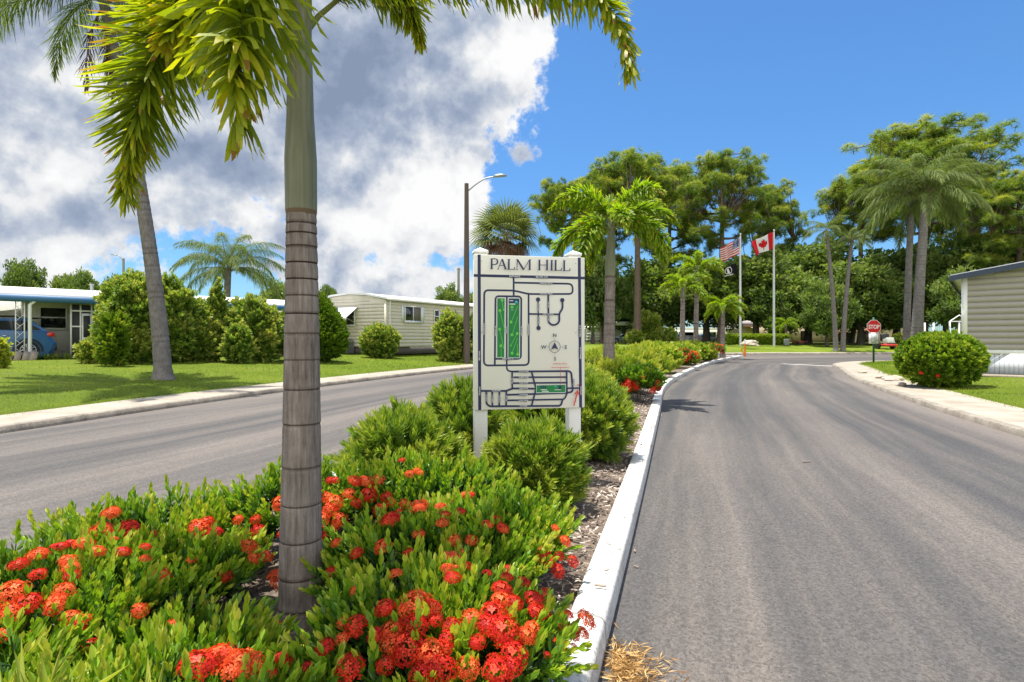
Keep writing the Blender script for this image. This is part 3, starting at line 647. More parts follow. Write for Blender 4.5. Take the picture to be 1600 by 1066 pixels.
for k, (s_, w, r_, h, lab) in enumerate(hedge):
    x, y = medpos(s_ + 6.3, w); sc = max(1, y / 11)
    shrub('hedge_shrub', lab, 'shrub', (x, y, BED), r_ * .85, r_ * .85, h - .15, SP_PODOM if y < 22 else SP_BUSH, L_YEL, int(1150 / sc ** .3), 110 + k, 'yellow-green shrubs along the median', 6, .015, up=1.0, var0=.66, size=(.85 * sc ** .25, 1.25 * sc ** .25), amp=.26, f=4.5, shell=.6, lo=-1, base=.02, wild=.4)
reds = [(12.4, .46, .42, .66, 46, 'first small shrub of deep red flowers hugging the white kerb'), (14.4, .55, .32, .5, 14, 'reddish-orange flowering shrub tucked into the hedge near the kerb'), (27.6, .8, .75, .85, 40, 'second deep red flowering shrub where the kerb bends right'), (40.2, 1.0, .95, .95, 34, 'orange-red flowering shrub by the marker post at the median tip')]
for k, (s_, w, r_, h, nf, lab) in enumerate(reds):
    x, y = medpos(s_ + 6.3, w); t = shrub('ixora_shrub', lab, 'shrub', (x, y, BED), r_, r_, h, SP_IXM, L_IXORA, 520, 150 + k, 'red flowering shrubs along the median', 5, .01, up=.9, var0=.42, size=(1, 1.3))
    p, u, s2 = dome(nf, r_, r_, h, 160 + k, .05, lo=-.2, shell=.95); 
    for q in range(nf):
        if u[q, 1] > .5: u[q, 1] *= -1; p[q, 1] *= -1
        o = bpy.data.objects.new('flower_cluster', FLWF); COL.objects.link(o); o.parent = t; o.location = p[q] * 1.03; o.rotation_euler = Vector(u[q]).to_track_quat('Z', 'Y').to_euler(); o.scale = (1.0 * (1.35 if y > 20 else .95),) * 3

# ------------------------------------------------------------------ palms
def frond_arrays(b, L, e0, e1, nl, ll, lw, mode='plume', seed=0, droop=.5, side_bend=0.0, petiole=.12, var0=.5, mi_leaf=0, mi_rach=1, rr=.018, curve=1.3, tipcut=True, seg=4, wind=None, path=None):
    """palm frond growing from the origin towards +X; e0,e1 start and end elevation of the rachis (deg)"""
    r = np.random.default_rng(seed); n = 40; t = np.linspace(0, 1, n); e = np.radians(e0 + (e1 - e0) * t ** curve); az = side_bend * t ** 1.5
    d = np.stack([np.cos(e) * np.cos(az), np.cos(e) * np.sin(az), np.sin(e)], -1); p = np.concatenate([[[0, 0, 0]], np.cumsum(d[:-1] * L / (n - 1), axis=0)])
    if path is not None:
        q = catmull(np.asarray(path, float), .03); sl = np.concatenate([[0], np.cumsum(np.linalg.norm(np.diff(q, axis=0), axis=1))]); L = sl[-1]
        p = np.stack([np.interp(t * L, sl, q[:, k]) for k in range(3)], -1); d = norm(np.gradient(p, axis=0))
    b.tube(p[::3], np.interp(t[::3], [0, .1, 1], [rr * 1.6, rr, rr * .15]), 6, var=.55, mi=mi_rach)
    tl = petiole + (1 - petiole) * np.sort(r.uniform(0, 1, nl)) if mode == 'plume' else petiole + (1 - petiole) * np.repeat(np.linspace(0, 1, nl // 2), 2)[:nl]
    nl = len(tl); i = tl * (n - 1); P0 = np.stack([np.interp(i, np.arange(n), p[:, k]) for k in range(3)], -1); T = norm(np.stack([np.interp(i, np.arange(n), d[:, k]) for k in range(3)], -1))
    side = norm(np.cross(T, np.array([0, 0, 1.]))); up = np.cross(side, T)
    sg = np.where(np.arange(nl) % 2 == 0, 1., -1.)
    if mode == 'plume': th = r.uniform(-math.pi * .95, math.pi * .95, nl); fw = np.radians(r.normal(48, 9, nl))
    elif mode == 'queen': th = r.uniform(-.7, .9, nl); th = np.where(sg > 0, th, math.pi - th); fw = np.radians(r.normal(44, 12, nl))
    else: th = np.where(sg > 0, r.normal(.25, .28, nl), math.pi - r.normal(.25, .28, nl)); fw = np.radians(r.normal(42, 6, nl))
    fw = fw - np.radians(22) * np.clip((tl - .75) / .25, 0, 1)
    radial = side * np.cos(th)[:, None] + up * np.sin(th)[:, None]
    D = norm(radial * np.sin(fw)[:, None] + T * np.cos(fw)[:, None])
    prof = np.clip(np.sin(np.pi * np.clip((tl - petiole) / (1 - petiole), 0, 1) ** .8 * .86 + .30), .35, 1)
    ln = ll * prof * r.uniform(.85, 1.12, nl)
    # leaflet as a bent, folded strip
    K = seg + 1; s_ = np.linspace(0, 1, K); wprof = np.interp(s_, [0, .25, .7, 1], [.35, 1, .8, .38 if tipcut else .03])
    W = norm(np.cross(D, np.array([0, 0, 1.]) + .35 * r.normal(size=(nl, 3)))); g = np.array([0, 0, -1.]) + (0 if wind is None else np.asarray(wind))
    V = np.zeros((nl, K, 2, 3)); pos = P0.copy(); dr = droop * r.uniform(.7, 1.4, nl)
    for k in range(K):
        V[:, k, 0] = pos - W * (lw * wprof[k] / 2); V[:, k, 1] = pos + W * (lw * wprof[k] / 2)
        if k < K - 1:
            Dk = norm(D + g * (dr * (s_[k + 1]) ** 1.3)[:, None]); pos = pos + Dk * (ln / seg)[:, None]
    if tipcut: V[:, -1, 1] -= D * (ln * .10)[:, None]
    ii, kk = np.meshgrid(np.arange(nl), np.arange(seg), indexing='ij'); q = ii * K * 2 + kk * 2
    fa = np.stack([q, q + 1, q + 3, q + 2], -1).reshape(-1, 4)
    base = var0 + r.normal(0, .10, nl) + .12 * (tl > .8); A = base[:, None] + np.linspace(-.06, .10, seg)[None]
    if tipcut: A[:, -1] += np.where(r.random(nl) < .09, .28, .02)
    b.add(V.reshape(-1, 3), fa, A.reshape(-1), mi_leaf)
M_RACH = mat('palm_rachis', (.16, .19, .03), .5)
M_RACHB = mat('palm_rachis_brown', (.16, .12, .06), .7)
def f_trunk(cols, ring):
    def fn(n, b):
        o = objc(n); m = n.new('ShaderNodeMapping'); m.inputs['Scale'].default_value = (26, 26, 2.4); n.link(o, m.inputs[0])
        st = n.noise(m.outputs[0], 2.2, 6, .68); bl = n.noise(o, 5, 5, .6); f = n.noise(o, 60, 4, .7)
        c = n.ramp(n.math('ADD', n.math('MULTIPLY', st, .65), n.math('MULTIPLY', bl, .35)), [(.33, cols[0]), (.5, cols[1]), (.66, cols[2])])
        c = n.mix(n.smooth(n.noise(o, 3.5, 4, .6), .58, .72, 0, .55), c, (cols[0][0] * 1.5, cols[0][1] * 1.05, cols[0][2] * .85))
        v = attr(n); c = n.mix(n.smooth(v, .5, 1.0), c, ring); n.link(c, b.inputs['Base Color']); b.inputs['Specular IOR Level'].default_value = .2
        bump(n, b, n.math('ADD', st, n.math('MULTIPLY', f, .4)), .8, .012)
    return fn
M_TRK = mat('ringed_palm_trunk', rough=.85, fn=f_trunk([(.10, .080, .068), (.225, .188, .165), (.35, .305, .27)], (.030, .014, .010)))
M_TRKG = mat('grey_palm_trunk', rough=.9, fn=f_trunk([(.09, .08, .075), (.17, .155, .145), (.27, .25, .235)], (.09, .075, .065)))
def f_shaft(n, b):
    o = objc(n); m = n.new('ShaderNodeMapping'); m.inputs['Scale'].default_value = (30, 30, .8); n.link(o, m.inputs[0])
    st = n.noise(m.outputs[0], 2, 4, .6); bl = n.noise(o, 3, 4, .5); v = attr(n)
    c = n.ramp(n.math('ADD', n.math('MULTIPLY', st, .6), n.math('MULTIPLY', bl, .4)), [(.3, (.115, .125, .072)), (.5, (.18, .185, .115)), (.7, (.26, .26, .17))])
    n.link(n.mix(n.smooth(v, .5, 1), c, (.13, .075, .035)), b.inputs['Base Color']); b.inputs['Specular IOR Level'].default_value = .35; bump(n, b, st, .25, .004)
M_SHAFT = mat('palm_crownshaft', rough=.5, fn=f_shaft)
def ringed_trunk(b, pts_fn, z0, z1, rad_fn, rings, sides=32, dz=.008, rw=.0085, ringv=1.0):
    zs = np.arange(z0, z1 + dz, dz); rg = np.zeros(len(zs)); 
    for z in rings: rg = np.maximum(rg, np.clip(1.35 - np.abs(zs - z) / rw, 0, 1))
    rad = np.array([rad_fn(z) for z in zs]) * (1 - .035 * rg); near = np.zeros(len(zs))
    for z in rings: near = np.maximum(near, np.clip(1 - np.abs(zs - z - 2.2 * rw) / (2 * rw), 0, 1))
    rad *= 1 + .012 * near
    b.tube([pts_fn(z) for z in zs], rad, sides, var=rg * ringv * rng.uniform(.75, 1, len(zs)), noise=.004)
# --- foreground foxtail palm
D0 = 2.8; TX = PX(468, D0)
def build_main_palm():
    t = thing('foxtail_palm', 'large foxtail palm with ringed trunk growing from the red flowers in front', 'palm tree', (TX, D0, 0))
    z_ = lambda py: PZ(py, D0); k = D0 / F
    rings = [z_(y) for y in (351, 368, 389, 413, 438, 463, 491, 523, 563, 608, 663, 729, 786, 842, 897, 945)]
    rad = lambda z: float(np.interp(z, [0, .10, .25, .55, 1.0, 1.6, z_(336)], [.145, .122, .107, .098, .090, .081, .071]))
    px_ = lambda z: [.012 * math.sin(z * 1.1) + (z < .5) * .03 * (.5 - z), 0, z]
    b = MB(); ringed_trunk(b, px_, -.05, z_(336), rad, rings); b.build('trunk', M_TRK, t, smooth=True)
    b = MB(); zs = np.linspace(z_(338), z_(-40), 90); x0 = px_(z_(336))[0]
    rs = np.interp(zs, [z_(338), z_(330), z_(250), z_(180), z_(60), z_(0), z_(-40)], [.070, .0745, .076, .064, .057, .06, .05])
    b.tube([[x0 - .01 * (z - zs[0]), 0, z] for z in zs], rs, 32, var=np.where(zs < z_(331), .9, .0)); b.build('crownshaft', M_SHAFT, t, smooth=True)
    zc = z_(-30)
    def pth(lst): return [np.array(P(px, py, d)) - np.array([TX, D0, 0]) for px, py, d in lst]
    specs = [ # rachis path (px, py, depth), leaflets, length, width, droop, var
        ([(462, 5, 2.8), (425, -70, 2.86), (350, -60, 2.8), (272, 35, 2.75), (225, 140, 2.7), (203, 235, 2.7), (195, 300, 2.7)], 820, .37, .0175, .06, .54),
        ([(462, 0, 2.8), (440, -80, 2.6), (405, -75, 2.3), (384, 0, 2.0), (372, 85, 1.85), (370, 145, 1.8), (374, 190, 1.8)], 400, .41, .024, .5, .56),
        ([(462, 0, 2.8), (430, -60, 2.7), (350, -50, 2.6), (290, 10, 2.5), (262, 60, 2.45)], 420, .34, .021, .25, .60),
        ([(460, -10, 2.8), (420, -110, 3.0), (340, -110, 3.1), (262, -30, 3.1), (225, 60, 3.1), (215, 120, 3.1)], 380, .34, .021, .3, .64),
        ([(470, 60, 2.8), (505, 18, 2.86), (600, -42, 2.7), (750, -58, 2.45), (880, -35, 2.25), (950, 8, 2.12), (978, 65, 2.05), (982, 105, 2.02)], 800, .26, .0155, .6, .55),
        ([(468, 10, 2.95), (530, -50, 3.0), (600, -40, 3.1), (640, 5, 3.15), (655, 60, 3.2)], 460, .28, .017, .5, .55),
        ([(462, -10, 2.9), (455, -200, 3.3), (440, -330, 3.9), (430, -250, 4.7)], 260, .36, .026, .5, .5),
        ([(464, -10, 2.9), (440, -260, 2.5), (400, -420, 2.1), (350, -420, 1.7)], 240, .36, .028, .5, .5),
        ([(462, -10, 2.8), (400, -260, 3.0), (250, -330, 3.2), (60, -250, 3.4)], 260, .36, .026, .5, .55),
        ([(466, -10, 2.8), (500, -260, 3.0), (560, -350, 3.3), (640, -300, 3.8)], 260, .36, .026, .5, .55)]
    for i, (pl, nl, ll, lw, dr, v0) in enumerate(specs):
        q = pth(pl); b = MB(); frond_arrays(b, 1, 0, 0, nl, ll, lw, 'plume', 300 + i, dr, 0, .13, v0, rr=.013, path=[w - q[0] for w in q])
        o = b.build('frond', [L_FOX, M_RACH], t); o.location = q[0]
build_main_palm()
def palm(name, label, base, h, rt, rb, ftype, nf, L, seed, lean=(0, 0), shaft=0, group=None, scale_l=1, rings_d=.18, azoff=0, e_rng=(80, -25), protos={}, mats=None, wind=None, dead=0):
    t = thing(name, label, 'palm tree', base, 0, group); r = np.random.default_rng(seed)
    ax = lambda z: [lean[0] * (max(z, 0) / h) ** 1.4, lean[1] * (max(z, 0) / h) ** 1.4, z]
    rad = lambda z: float(np.interp(z, [0, .12, .35, h * .3, h], [rb * 1.35, rb * 1.12, rb, (rb + rt) / 2 * 1.05, rt]))
    ht = h - shaft; b = MB(); rings = np.arange(.3, ht, rings_d) + r.uniform(-.2, .2, len(np.arange(.3, ht, rings_d))) * rings_d
    ringed_trunk(b, ax, -.1, ht, rad, rings, 14, .05, .03, .8); b.build('trunk', M_TRK if ftype == 'fox' else M_TRKG, t, smooth=True)
    if shaft:
        b = MB(); zs = np.linspace(ht - .01, h + .1, 12); b.tube([ax(z) for z in zs], np.interp(np.linspace(0, 1, 12), [0, .15, 1], [rt * 1.1, rt * 1.25, rt * .7]), 14, var=.1); b.build('crownshaft', M_SHAFT, t, smooth=True)
    top = ax(h)
    for i in range(nf):
        q = i / max(1, nf - 1); e0 = e_rng[0] + (e_rng[1] - e_rng[0]) * q; kind = min(2, int(q * 3)); key = (ftype, round(L, 1), kind, i % 2, wind)
        if key not in protos:
            b = MB(); E0 = [78, 55, 28][kind]; E1 = [-35, -68, -88][kind]
            if ftype == 'fox': frond_arrays(b, L, E0, E1, 330, .30 * L / 2 * 1.25, .028 * L / 2 * 1.4, 'plume', 400 + len(protos), .5, .1 * (i % 2 * 2 - 1), .15, .60, rr=.02, curve=.9, seg=3)
            else: frond_arrays(b, L, E0, E1 + 8, 300, .24 * L, .0062 * L, 'queen', 500 + len(protos), 1.6, .12 * (i % 2 * 2 - 1), .16, .55, rr=.022, curve=1.0, seg=4, tipcut=False, wind=wind)
            protos[key] = b.mesh('frond', mats or ([L_FOX2, M_RACH] if ftype == 'fox' else [L_QUEEN, M_RACHB]))
        o = bpy.data.objects.new('frond', protos[key]); COL.objects.link(o); o.parent = t; o.location = (top[0], top[1], top[2] - .06 * q * L)
        o.rotation_euler = (r.normal(0, .10), r.normal(0, .08), azoff + i * 2.39996 + r.normal(0, .15)); o.scale = (r.uniform(.9, 1.08),) * 3
    for i in range(dead):
        b = MB(); frond_arrays(b, L * .62, -60, -93, 110, .16 * L, .03, 'plume', 600 + i, 1.8, 0, .1, .5, rr=.03, curve=.5, seg=3, tipcut=False)
        o = b.build('dead_frond', [L_DEAD, M_RACHB], t, label='brown dead frond hanging along the trunk'); o.location = (top[0], top[1], top[2] - .1 * L); o.rotation_euler = (0, 0, azoff + i * 1.9 + 3.6)
    return t
# median foxtail palms
palm('foxtail_palm', 'medium foxtail palm rising from the hedge just right of the map sign', (PX(951, 13.3), 13.3, BED), 4.0, .10, .155, 'fox', 14, 1.9, 31, (.06, 0), 1.15, 'foxtail palms planted along the median', rings_d=.14, azoff=.4)
palm('foxtail_palm', 'slim foxtail palm with yellowing fronds, left one of the close pair in the hedge', (PX(1066, 33.5), 33.5, BED), 4.3, .12, .17, 'fox', 11, 1.9, 32, (.05, 0), .5, 'foxtail palms planted along the median', azoff=1.0)
palm('foxtail_palm', 'slim foxtail palm with arching yellow fronds, right one of the close pair in the hedge', (PX(1087, 35.5), 35.5, BED), 5.6, .12, .17, 'fox', 12, 2.3, 33, (.1, 0), .5, 'foxtail palms planted along the median', azoff=2.0)
palm('foxtail_palm', 'short bright foxtail palm beside the white marker post at the median tip', (PX(1129, 40.5), 40.5, BED), 3.5, .13, .19, 'fox', 12, 1.9, 34, (.03, 0), .4, 'foxtail palms planted along the median', azoff=.2)
palm('young_palm', 'small bright yellow-green palm standing before the long building', (PX(1228, 64), 64, gz(PX(1228, 64), 64)), 2.3, .12, .2, 'fox', 12, 1.9, 35, (0, 0), .3, azoff=.9)
# queen palms
palm('queen_palm', 'tall leaning palm on the left lawn with brown dead fronds under its crown', at(255, 16.3), 11.0, .13, .235, 'queen', 22, 4.0, 41, (-1.75, 0), 0, None, azoff=.3, dead=3)
palm('queen_palm', 'feathery palm rising behind the white roof of the house with blue eaves', (PX(352, 38), 38, .7), 5.4, .2, .26, 'queen', 24, 4.3, 42, (.2, 0), 0, azoff=.7)
palm('queen_palm', 'straight grey palm trunk, left one of the thick pair behind the round bush', (PX(1416, 34.5), 34.5, .3), 9.9, .16, .2, 'queen', 22, 3.9, 43, (.35, 0), 0, 'pair of thick queen palms', azoff=.2, wind=(.35, 0, 0))
palm('queen_palm', 'bottle-shaped palm, right one of the thick pair behind the round bush', (PX(1432, 32.5), 32.5, .3), 9.3, .19, .33, 'queen', 28, 4.2, 44, (.55, 0), 0, 'pair of thick queen palms', azoff=1.4, wind=(.35, 0, 0))
palm('queen_palm', 'thin palm curving left, left one of the pair by the stop sign', at(1306, 55), 11.6, .15, .24, 'queen', 13, 2.7, 45, (-.9, 0), 0, 'pair of thin palms by the junction', azoff=.5)
palm('queen_palm', 'thin palm leaning right, right one of the pair by the stop sign', at(1317, 55), 10.6, .15, .24, 'queen', 13, 2.5, 46, (.85, 0), 0, 'pair of thin palms by the junction', azoff=1.8)

# sabal palm: fan leaves in a ball
def fan_arrays(b, L, seed):
    r = np.random.default_rng(seed); n = 22; a = np.linspace(-1.9, 1.9, n); tv = np.array([L * .45, 0, 0])
    b.tube([[0, 0, 0], tv * .5 + [0, 0, .05], tv], .02, 5, var=.5, mi=1)
    V = []; 
    for q in a:
        d = np.array([math.cos(q), math.sin(q), .15]); w = np.array([-math.sin(q), math.cos(q), 0]) * .06; l = L * .55 * (1 - .12 * abs(q))
        V += [tv - w * .2, tv + w * .2, tv + d * l * .6 + w, tv + d * l * .6 - w, tv + d * l + [0, 0, -.35 * l] + w * .1, tv + d * l + [0, 0, -.35 * l] - w * .1]
    q = np.arange(n) * 6; b.add(V, np.concatenate([np.stack([q, q + 1, q + 2, q + 3], -1), np.stack([q + 3, q + 2, q + 4, q + 5], -1)]), np.clip(np.tile(.5 + r.normal(0, .1, n), 2), 0, 1))
t = thing('cabbage_palm', 'fan-leaved palm with a ball of tufted leaves behind the top of the map sign', 'palm tree', (PX(790, 45), 45, .7))
b = MB(); ringed_trunk(b, lambda z: [0, 0, z], -.1, 8.6, lambda z: .22, np.arange(.3, 8.4, .2), 14, .06, .03, .8); b.build('trunk', M_TRKG, t, smooth=True)
L_FAN = leafmat('fan_palm_leaf', [(0, (.06, .07, .02)), (.5, (.14, .17, .05)), (1, (.32, .30, .12))], .35, .45, .35)
fan = MB(); fan_arrays(fan, 3.3, 1); fanm = fan.mesh('fan_leaf', [L_FAN, M_RACHB])
fand = MB(); fan_arrays(fand, 2.8, 2); fandm = fand.mesh('dead_leaf', [L_DEAD, M_RACHB])
for i in range(46):
    q = i / 45; o = bpy.data.objects.new('fan_leaf' if q < .8 else 'dead_leaf', fanm if q < .8 else fandm); COL.objects.link(o); o.parent = t; o.location = (0, 0, 8.7)
    o.rotation_euler = (rng.uniform(-.6, .6), R(-75 + 125 * q), i * 2.4)

# ------------------------------------------------------------------ trees
def f_bark(n, b):
    o = objc(n); m = n.new('ShaderNodeMapping'); m.inputs['Scale'].default_value = (6, 6, 1.2); n.link(o, m.inputs[0]); f = n.noise(m.outputs[0], 2.5, 6, .7)
    n.link(n.ramp(f, [(.3, (.045, .03, .022)), (.55, (.15, .105, .08)), (.75, (.26, .20, .16))]), b.inputs['Base Color']); bump(n, b, f, 1, .06)
M_BARK = mat('pine_bark', rough=.95, fn=f_bark)
M_OBARK = worn('oak_bark', (.10, .085, .07), .95, .4, 1.5, .8, 12)
def tuft(n, l, w, seed, spread=1.0, down=.35):
    r = np.random.default_rng(seed); u = norm(r.normal(size=(n, 3)) * [1, 1, .8] + [0, 0, .25]); V = []; 
    Rm = frames(u); q = np.array([[-w / 2, 0, 0], [w / 2, 0, 0], [w / 2 * .5, 0, l], [-w / 2 * .5, 0, l]]); V = np.einsum('kij,nj->kni', Rm, q) * r.uniform(.7, 1.1, (n, 1, 1))
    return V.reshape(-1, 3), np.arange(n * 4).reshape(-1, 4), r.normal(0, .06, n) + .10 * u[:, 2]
def leafclump(n, rad, l, w, seed):
    r = np.random.default_rng(seed); p = norm(r.normal(size=(n, 3))) * (rad * r.uniform(.35, 1, (n, 1))) * [1, 1, .75]; u = norm(p + r.normal(0, rad * .4, (n, 3)) + [0, 0, rad * .3])
    q = np.array([[0, -w / 2, 0], [0, w / 2, 0], [.1 * l, w / 2, l], [.1 * l, -w / 2, l]]) * [1, 1, 1]; q[2:, 1] *= .5
    V = np.einsum('kij,nj->kni', frames(u), q) * r.uniform(.7, 1.2, (n, 1, 1)) + p[:, None]
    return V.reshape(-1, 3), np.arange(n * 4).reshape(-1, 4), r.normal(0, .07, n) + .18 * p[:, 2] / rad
TUFT = [tuft(24, .50, .04, s) for s in range(3)]
LEAFC = [leafclump(85, .80, .26, .17, s) for s in range(3)]
TREES = {}
def tree_proto(kind, seed, H_, cw, crown_lo, flat=.5):
    """returns (trunk mesh, limbs mesh, crown mesh); H_ height, cw crown radius, crown_lo fraction where the crown starts"""
    r = np.random.default_rng(seed); bt, bl, bc = MB(), MB(), MB(); pine = kind == 'pine'
    wob = r.normal(0, .25, 2); ax = lambda z: np.array([wob[0] * math.sin(z / H_ * 3), wob[1] * math.sin(z / H_ * 2.4), z])
    top = H_ * (.93 if pine else .72); zs = np.linspace(-.2, top, 14); rb = H_ * (.017 if pine else .028)
    bt.tube([ax(z) for z in zs], np.interp(zs / top, [0, .04, .1, .6, 1], [rb * 1.5, rb * 1.15, rb, rb * .7, rb * .18]), 10, noise=.03)
    nl = 20 if pine else 16; cl = []; zlo = H_ * crown_lo; ch = H_ - zlo
    for i in range(nl):
        q = i / (nl - 1); z0 = (zlo + (top - zlo) * q * .95) if pine else H_ * (.22 + .45 * q); a = i * 2.4 + r.normal(0, .3)
        env = math.sin(math.pi * np.clip(.22 + .70 * q, 0, 1)) ** .7 if pine else (1 - .55 * q)
        Lr = cw * env * r.uniform(.7, 1.08); rise = (.25 + .5 * q) * Lr * (.75 if pine else .9) + (0 if pine else (zlo + ch * .25 - z0) * (1 - q) * .6)
        p0 = ax(z0); p3 = p0 + [math.cos(a) * Lr, math.sin(a) * Lr, rise]; mid1 = p0 + (p3 - p0) * .35 + [0, 0, -.05 * Lr] + r.normal(0, .06 * Lr, 3); mid2 = p0 + (p3 - p0) * .7 + r.normal(0, .07 * Lr, 3)
        path = catmull(np.stack([p0, mid1, mid2, p3]), .8); k = len(path); bl.tube(path, np.linspace(rb * .42, .035, k), 6, cap=False)
        for s_ in ([.55, .8, 1.0] if pine else [.35, .6, .8, 1.0]):
            c = path[min(k - 1, int(s_ * (k - 1)))]
            for _ in range(2 if pine else 3):
                e = c + r.normal(0, 1, 3) * np.array([.15, .15, .07 if pine else .11]) * cw * (.9 if pine else 1.25); e[2] = min(max(e[2], zlo * (.95 if pine else .8)), H_ - .4); bl.tube([c, (c + e) / 2 + r.normal(0, .15, 3), e], [.07, .05, .03], 4, cap=False); cl.append(e)
            cl.append(c)
    cl = np.array(cl)
    if pine:
        ce = np.array([0, 0, zlo + ch * .52]); extra = []
        for _ in range(100):
            u = norm(r.normal(size=3)); u[2] = u[2] if u[2] > -.35 else -u[2] * .5; p = ce + u * np.array([cw, cw, ch * .47]) * r.uniform(.55, 1.0) * lump(u[None], seed + 3, .22, 3.2)[0]
            if p[2] > H_: continue
            q_ = cl[np.argmin(np.linalg.norm(cl[:60] - p, axis=1))]; bl.tube([q_, (q_ + p) / 2 + r.normal(0, .2, 3), p], [.06, .045, .025], 4, cap=False); extra.append(p)
        cl = np.vstack([cl, extra])
        for c in cl:
            sz = r.uniform(.65, 1.15) * (H_ / 24); n = int(15 * sz); u = norm(r.normal(size=(n, 3)) + [0, 0, .35]); p = c + u * [.8, .8, .6] * sz * r.uniform(.5, 1, (n, 1))
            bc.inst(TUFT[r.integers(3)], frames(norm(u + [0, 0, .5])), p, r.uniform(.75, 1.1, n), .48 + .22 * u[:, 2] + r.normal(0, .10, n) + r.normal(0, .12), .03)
    else:
        ext = []
        for _ in range(60):   # fill the envelope so the mass reads as one crown with gaps
            u = norm(r.normal(size=3)); u[2] = abs(u[2]) if r.random() < .7 else u[2] * .6; ext.append(np.array([0, 0, zlo + ch * .45]) + u * [cw * .92, cw * .92, ch * .55] * r.uniform(.6, 1))
        cl = np.vstack([cl, ext])
        for c in cl:
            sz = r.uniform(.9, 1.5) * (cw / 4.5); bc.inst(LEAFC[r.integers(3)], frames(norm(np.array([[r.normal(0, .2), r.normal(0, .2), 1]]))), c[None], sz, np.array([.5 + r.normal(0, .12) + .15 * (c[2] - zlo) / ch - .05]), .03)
    return bt.mesh('trunk', M_BARK if pine else M_OBARK, True), bl.mesh('branch', M_BARK if pine else M_OBARK, True), bc.mesh('crown', L_PINE if pine else L_OAK)
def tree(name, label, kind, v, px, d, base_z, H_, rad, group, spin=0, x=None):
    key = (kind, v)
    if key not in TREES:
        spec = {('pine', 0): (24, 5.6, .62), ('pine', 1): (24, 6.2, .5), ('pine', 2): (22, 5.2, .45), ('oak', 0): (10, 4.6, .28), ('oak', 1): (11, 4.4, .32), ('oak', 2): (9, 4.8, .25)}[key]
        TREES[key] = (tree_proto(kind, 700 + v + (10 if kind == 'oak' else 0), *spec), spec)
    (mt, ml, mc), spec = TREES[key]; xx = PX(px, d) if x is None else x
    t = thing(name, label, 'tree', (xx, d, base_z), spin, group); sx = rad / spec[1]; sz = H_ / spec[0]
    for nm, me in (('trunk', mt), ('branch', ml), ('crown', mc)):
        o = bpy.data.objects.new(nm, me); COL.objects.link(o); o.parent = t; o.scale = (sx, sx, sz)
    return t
def topH(py, d, bz): return PZ(py, d) - bz
GP = 'tall pines beyond the junction'
for i, (v, px, d, top, w, lab) in enumerate([(0, 996, 70, 238, 78, 'tall pine with a bare thick trunk right of the median palm behind the parking'), (1, 1126, 75, 234, 74, 'tall pine with the broadest rounded crown directly left of the flags'), (0, 878, 74, 284, 46, 'pine leaning out left of the group, crown above the map sign corner'),
                                         (2, 1204, 82, 285, 52, 'shorter loose-crowned pine behind the red and white flag'), (2, 1050, 84, 258, 60, 'pine between the two tallest, filling the gap behind the median palms'), (2, 942, 80, 262, 52, 'second pine from the left in the row behind the parking'),
                                         (1, 1440, 66, 188, 118, 'largest pine, flat wide crown above the feathery thick palms'), (2, 1590, 58, 262, 78, 'pine partly cut by the picture edge behind the grey sided house'), (2, 1513, 72, 255, 70, 'dense pine right of the feathery palms'), (0, 1345, 74, 275, 60, 'pine with crown reaching out left over the crossing thin palms')]):
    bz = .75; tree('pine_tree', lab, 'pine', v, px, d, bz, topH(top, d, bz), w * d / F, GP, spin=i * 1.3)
GO = 'broad dark trees beyond the junction'
for i, (v, px, d, top, w, lab) in enumerate([(0, 1182, 74, 395, 68, 'dark rounded oak directly behind the two flagpoles'), (1, 1262, 78, 372, 66, 'dark oak right of the red and white flag pole'), (2, 1226, 70, 432, 46, 'lower oak bough mass behind the hedge by the flagpoles'),
                                         (1, 1104, 80, 405, 62, 'oak behind the short bright palm at the median tip'), (0, 1030, 82, 400, 60, 'oak shading the parked cars right of the tall pine trunk'), (2, 926, 74, 395, 42, 'oak with drooping boughs just right of the map sign'),
                                         (0, 1345, 68, 405, 60, 'dense oak behind the stop sign'), (1, 1400, 74, 380, 62, 'oak right of the stop sign behind the thick palm trunks'), (2, 1292, 62, 440, 33, 'small slender-trunked oak left of the crossing thin palms'),
                                         (0, 1478, 66, 392, 60, 'oak between the thick palms and the grey sided house'), (1, 1560, 62, 350, 66, 'oak standing right behind the grey sided house'), (2, 1515, 56, 420, 42, 'light green low oak next to the corner of the grey sided house'), (1, 975, 92, 440, 40, 'small oak far behind the parked cars'), (2, 1330, 84, 430, 60, 'far oak filling in behind the stop sign row')]):
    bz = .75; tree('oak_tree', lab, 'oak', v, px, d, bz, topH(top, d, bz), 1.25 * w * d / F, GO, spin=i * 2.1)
GL = 'small distant trees over the left roofs'
for i, (k, v, px, d, top, w, lab) in enumerate([('oak', 1, 38, 60, 404, 30, 'spreading distant tree above the left end of the blue-edged roof'), ('oak', 2, 118, 64, 424, 36, 'low rounded tree top peeking over the blue-edged roof'), ('oak', 0, 180, 66, 432, 28, 'smallest tree top over the blue-edged roof'), ('oak', 1, 514, 90, 444, 18, 'small dark tree top beyond the left end of the cream house'),
                                         ('oak', 0, 700, 75, 446, 30, 'distant tree over the right end of the cream house roof'), ('oak', 2, 745, 80, 455, 30, 'distant tree directly behind the lamp post'), ('oak', 2, 440, 85, 440, 40, 'distant tree behind the feathery palm over the roof'), ('oak', 0, 930, 130, 488, 26, 'farthest pale green tree seen between map sign and palm'), ('oak', 1, 985, 135, 495, 30, 'farthest green tree line piece over the white carport')]):
    tree('oak_tree', lab, k, v, px, d, .75, topH(top, d, .75), w * d / F, GL, spin=i * 1.7)
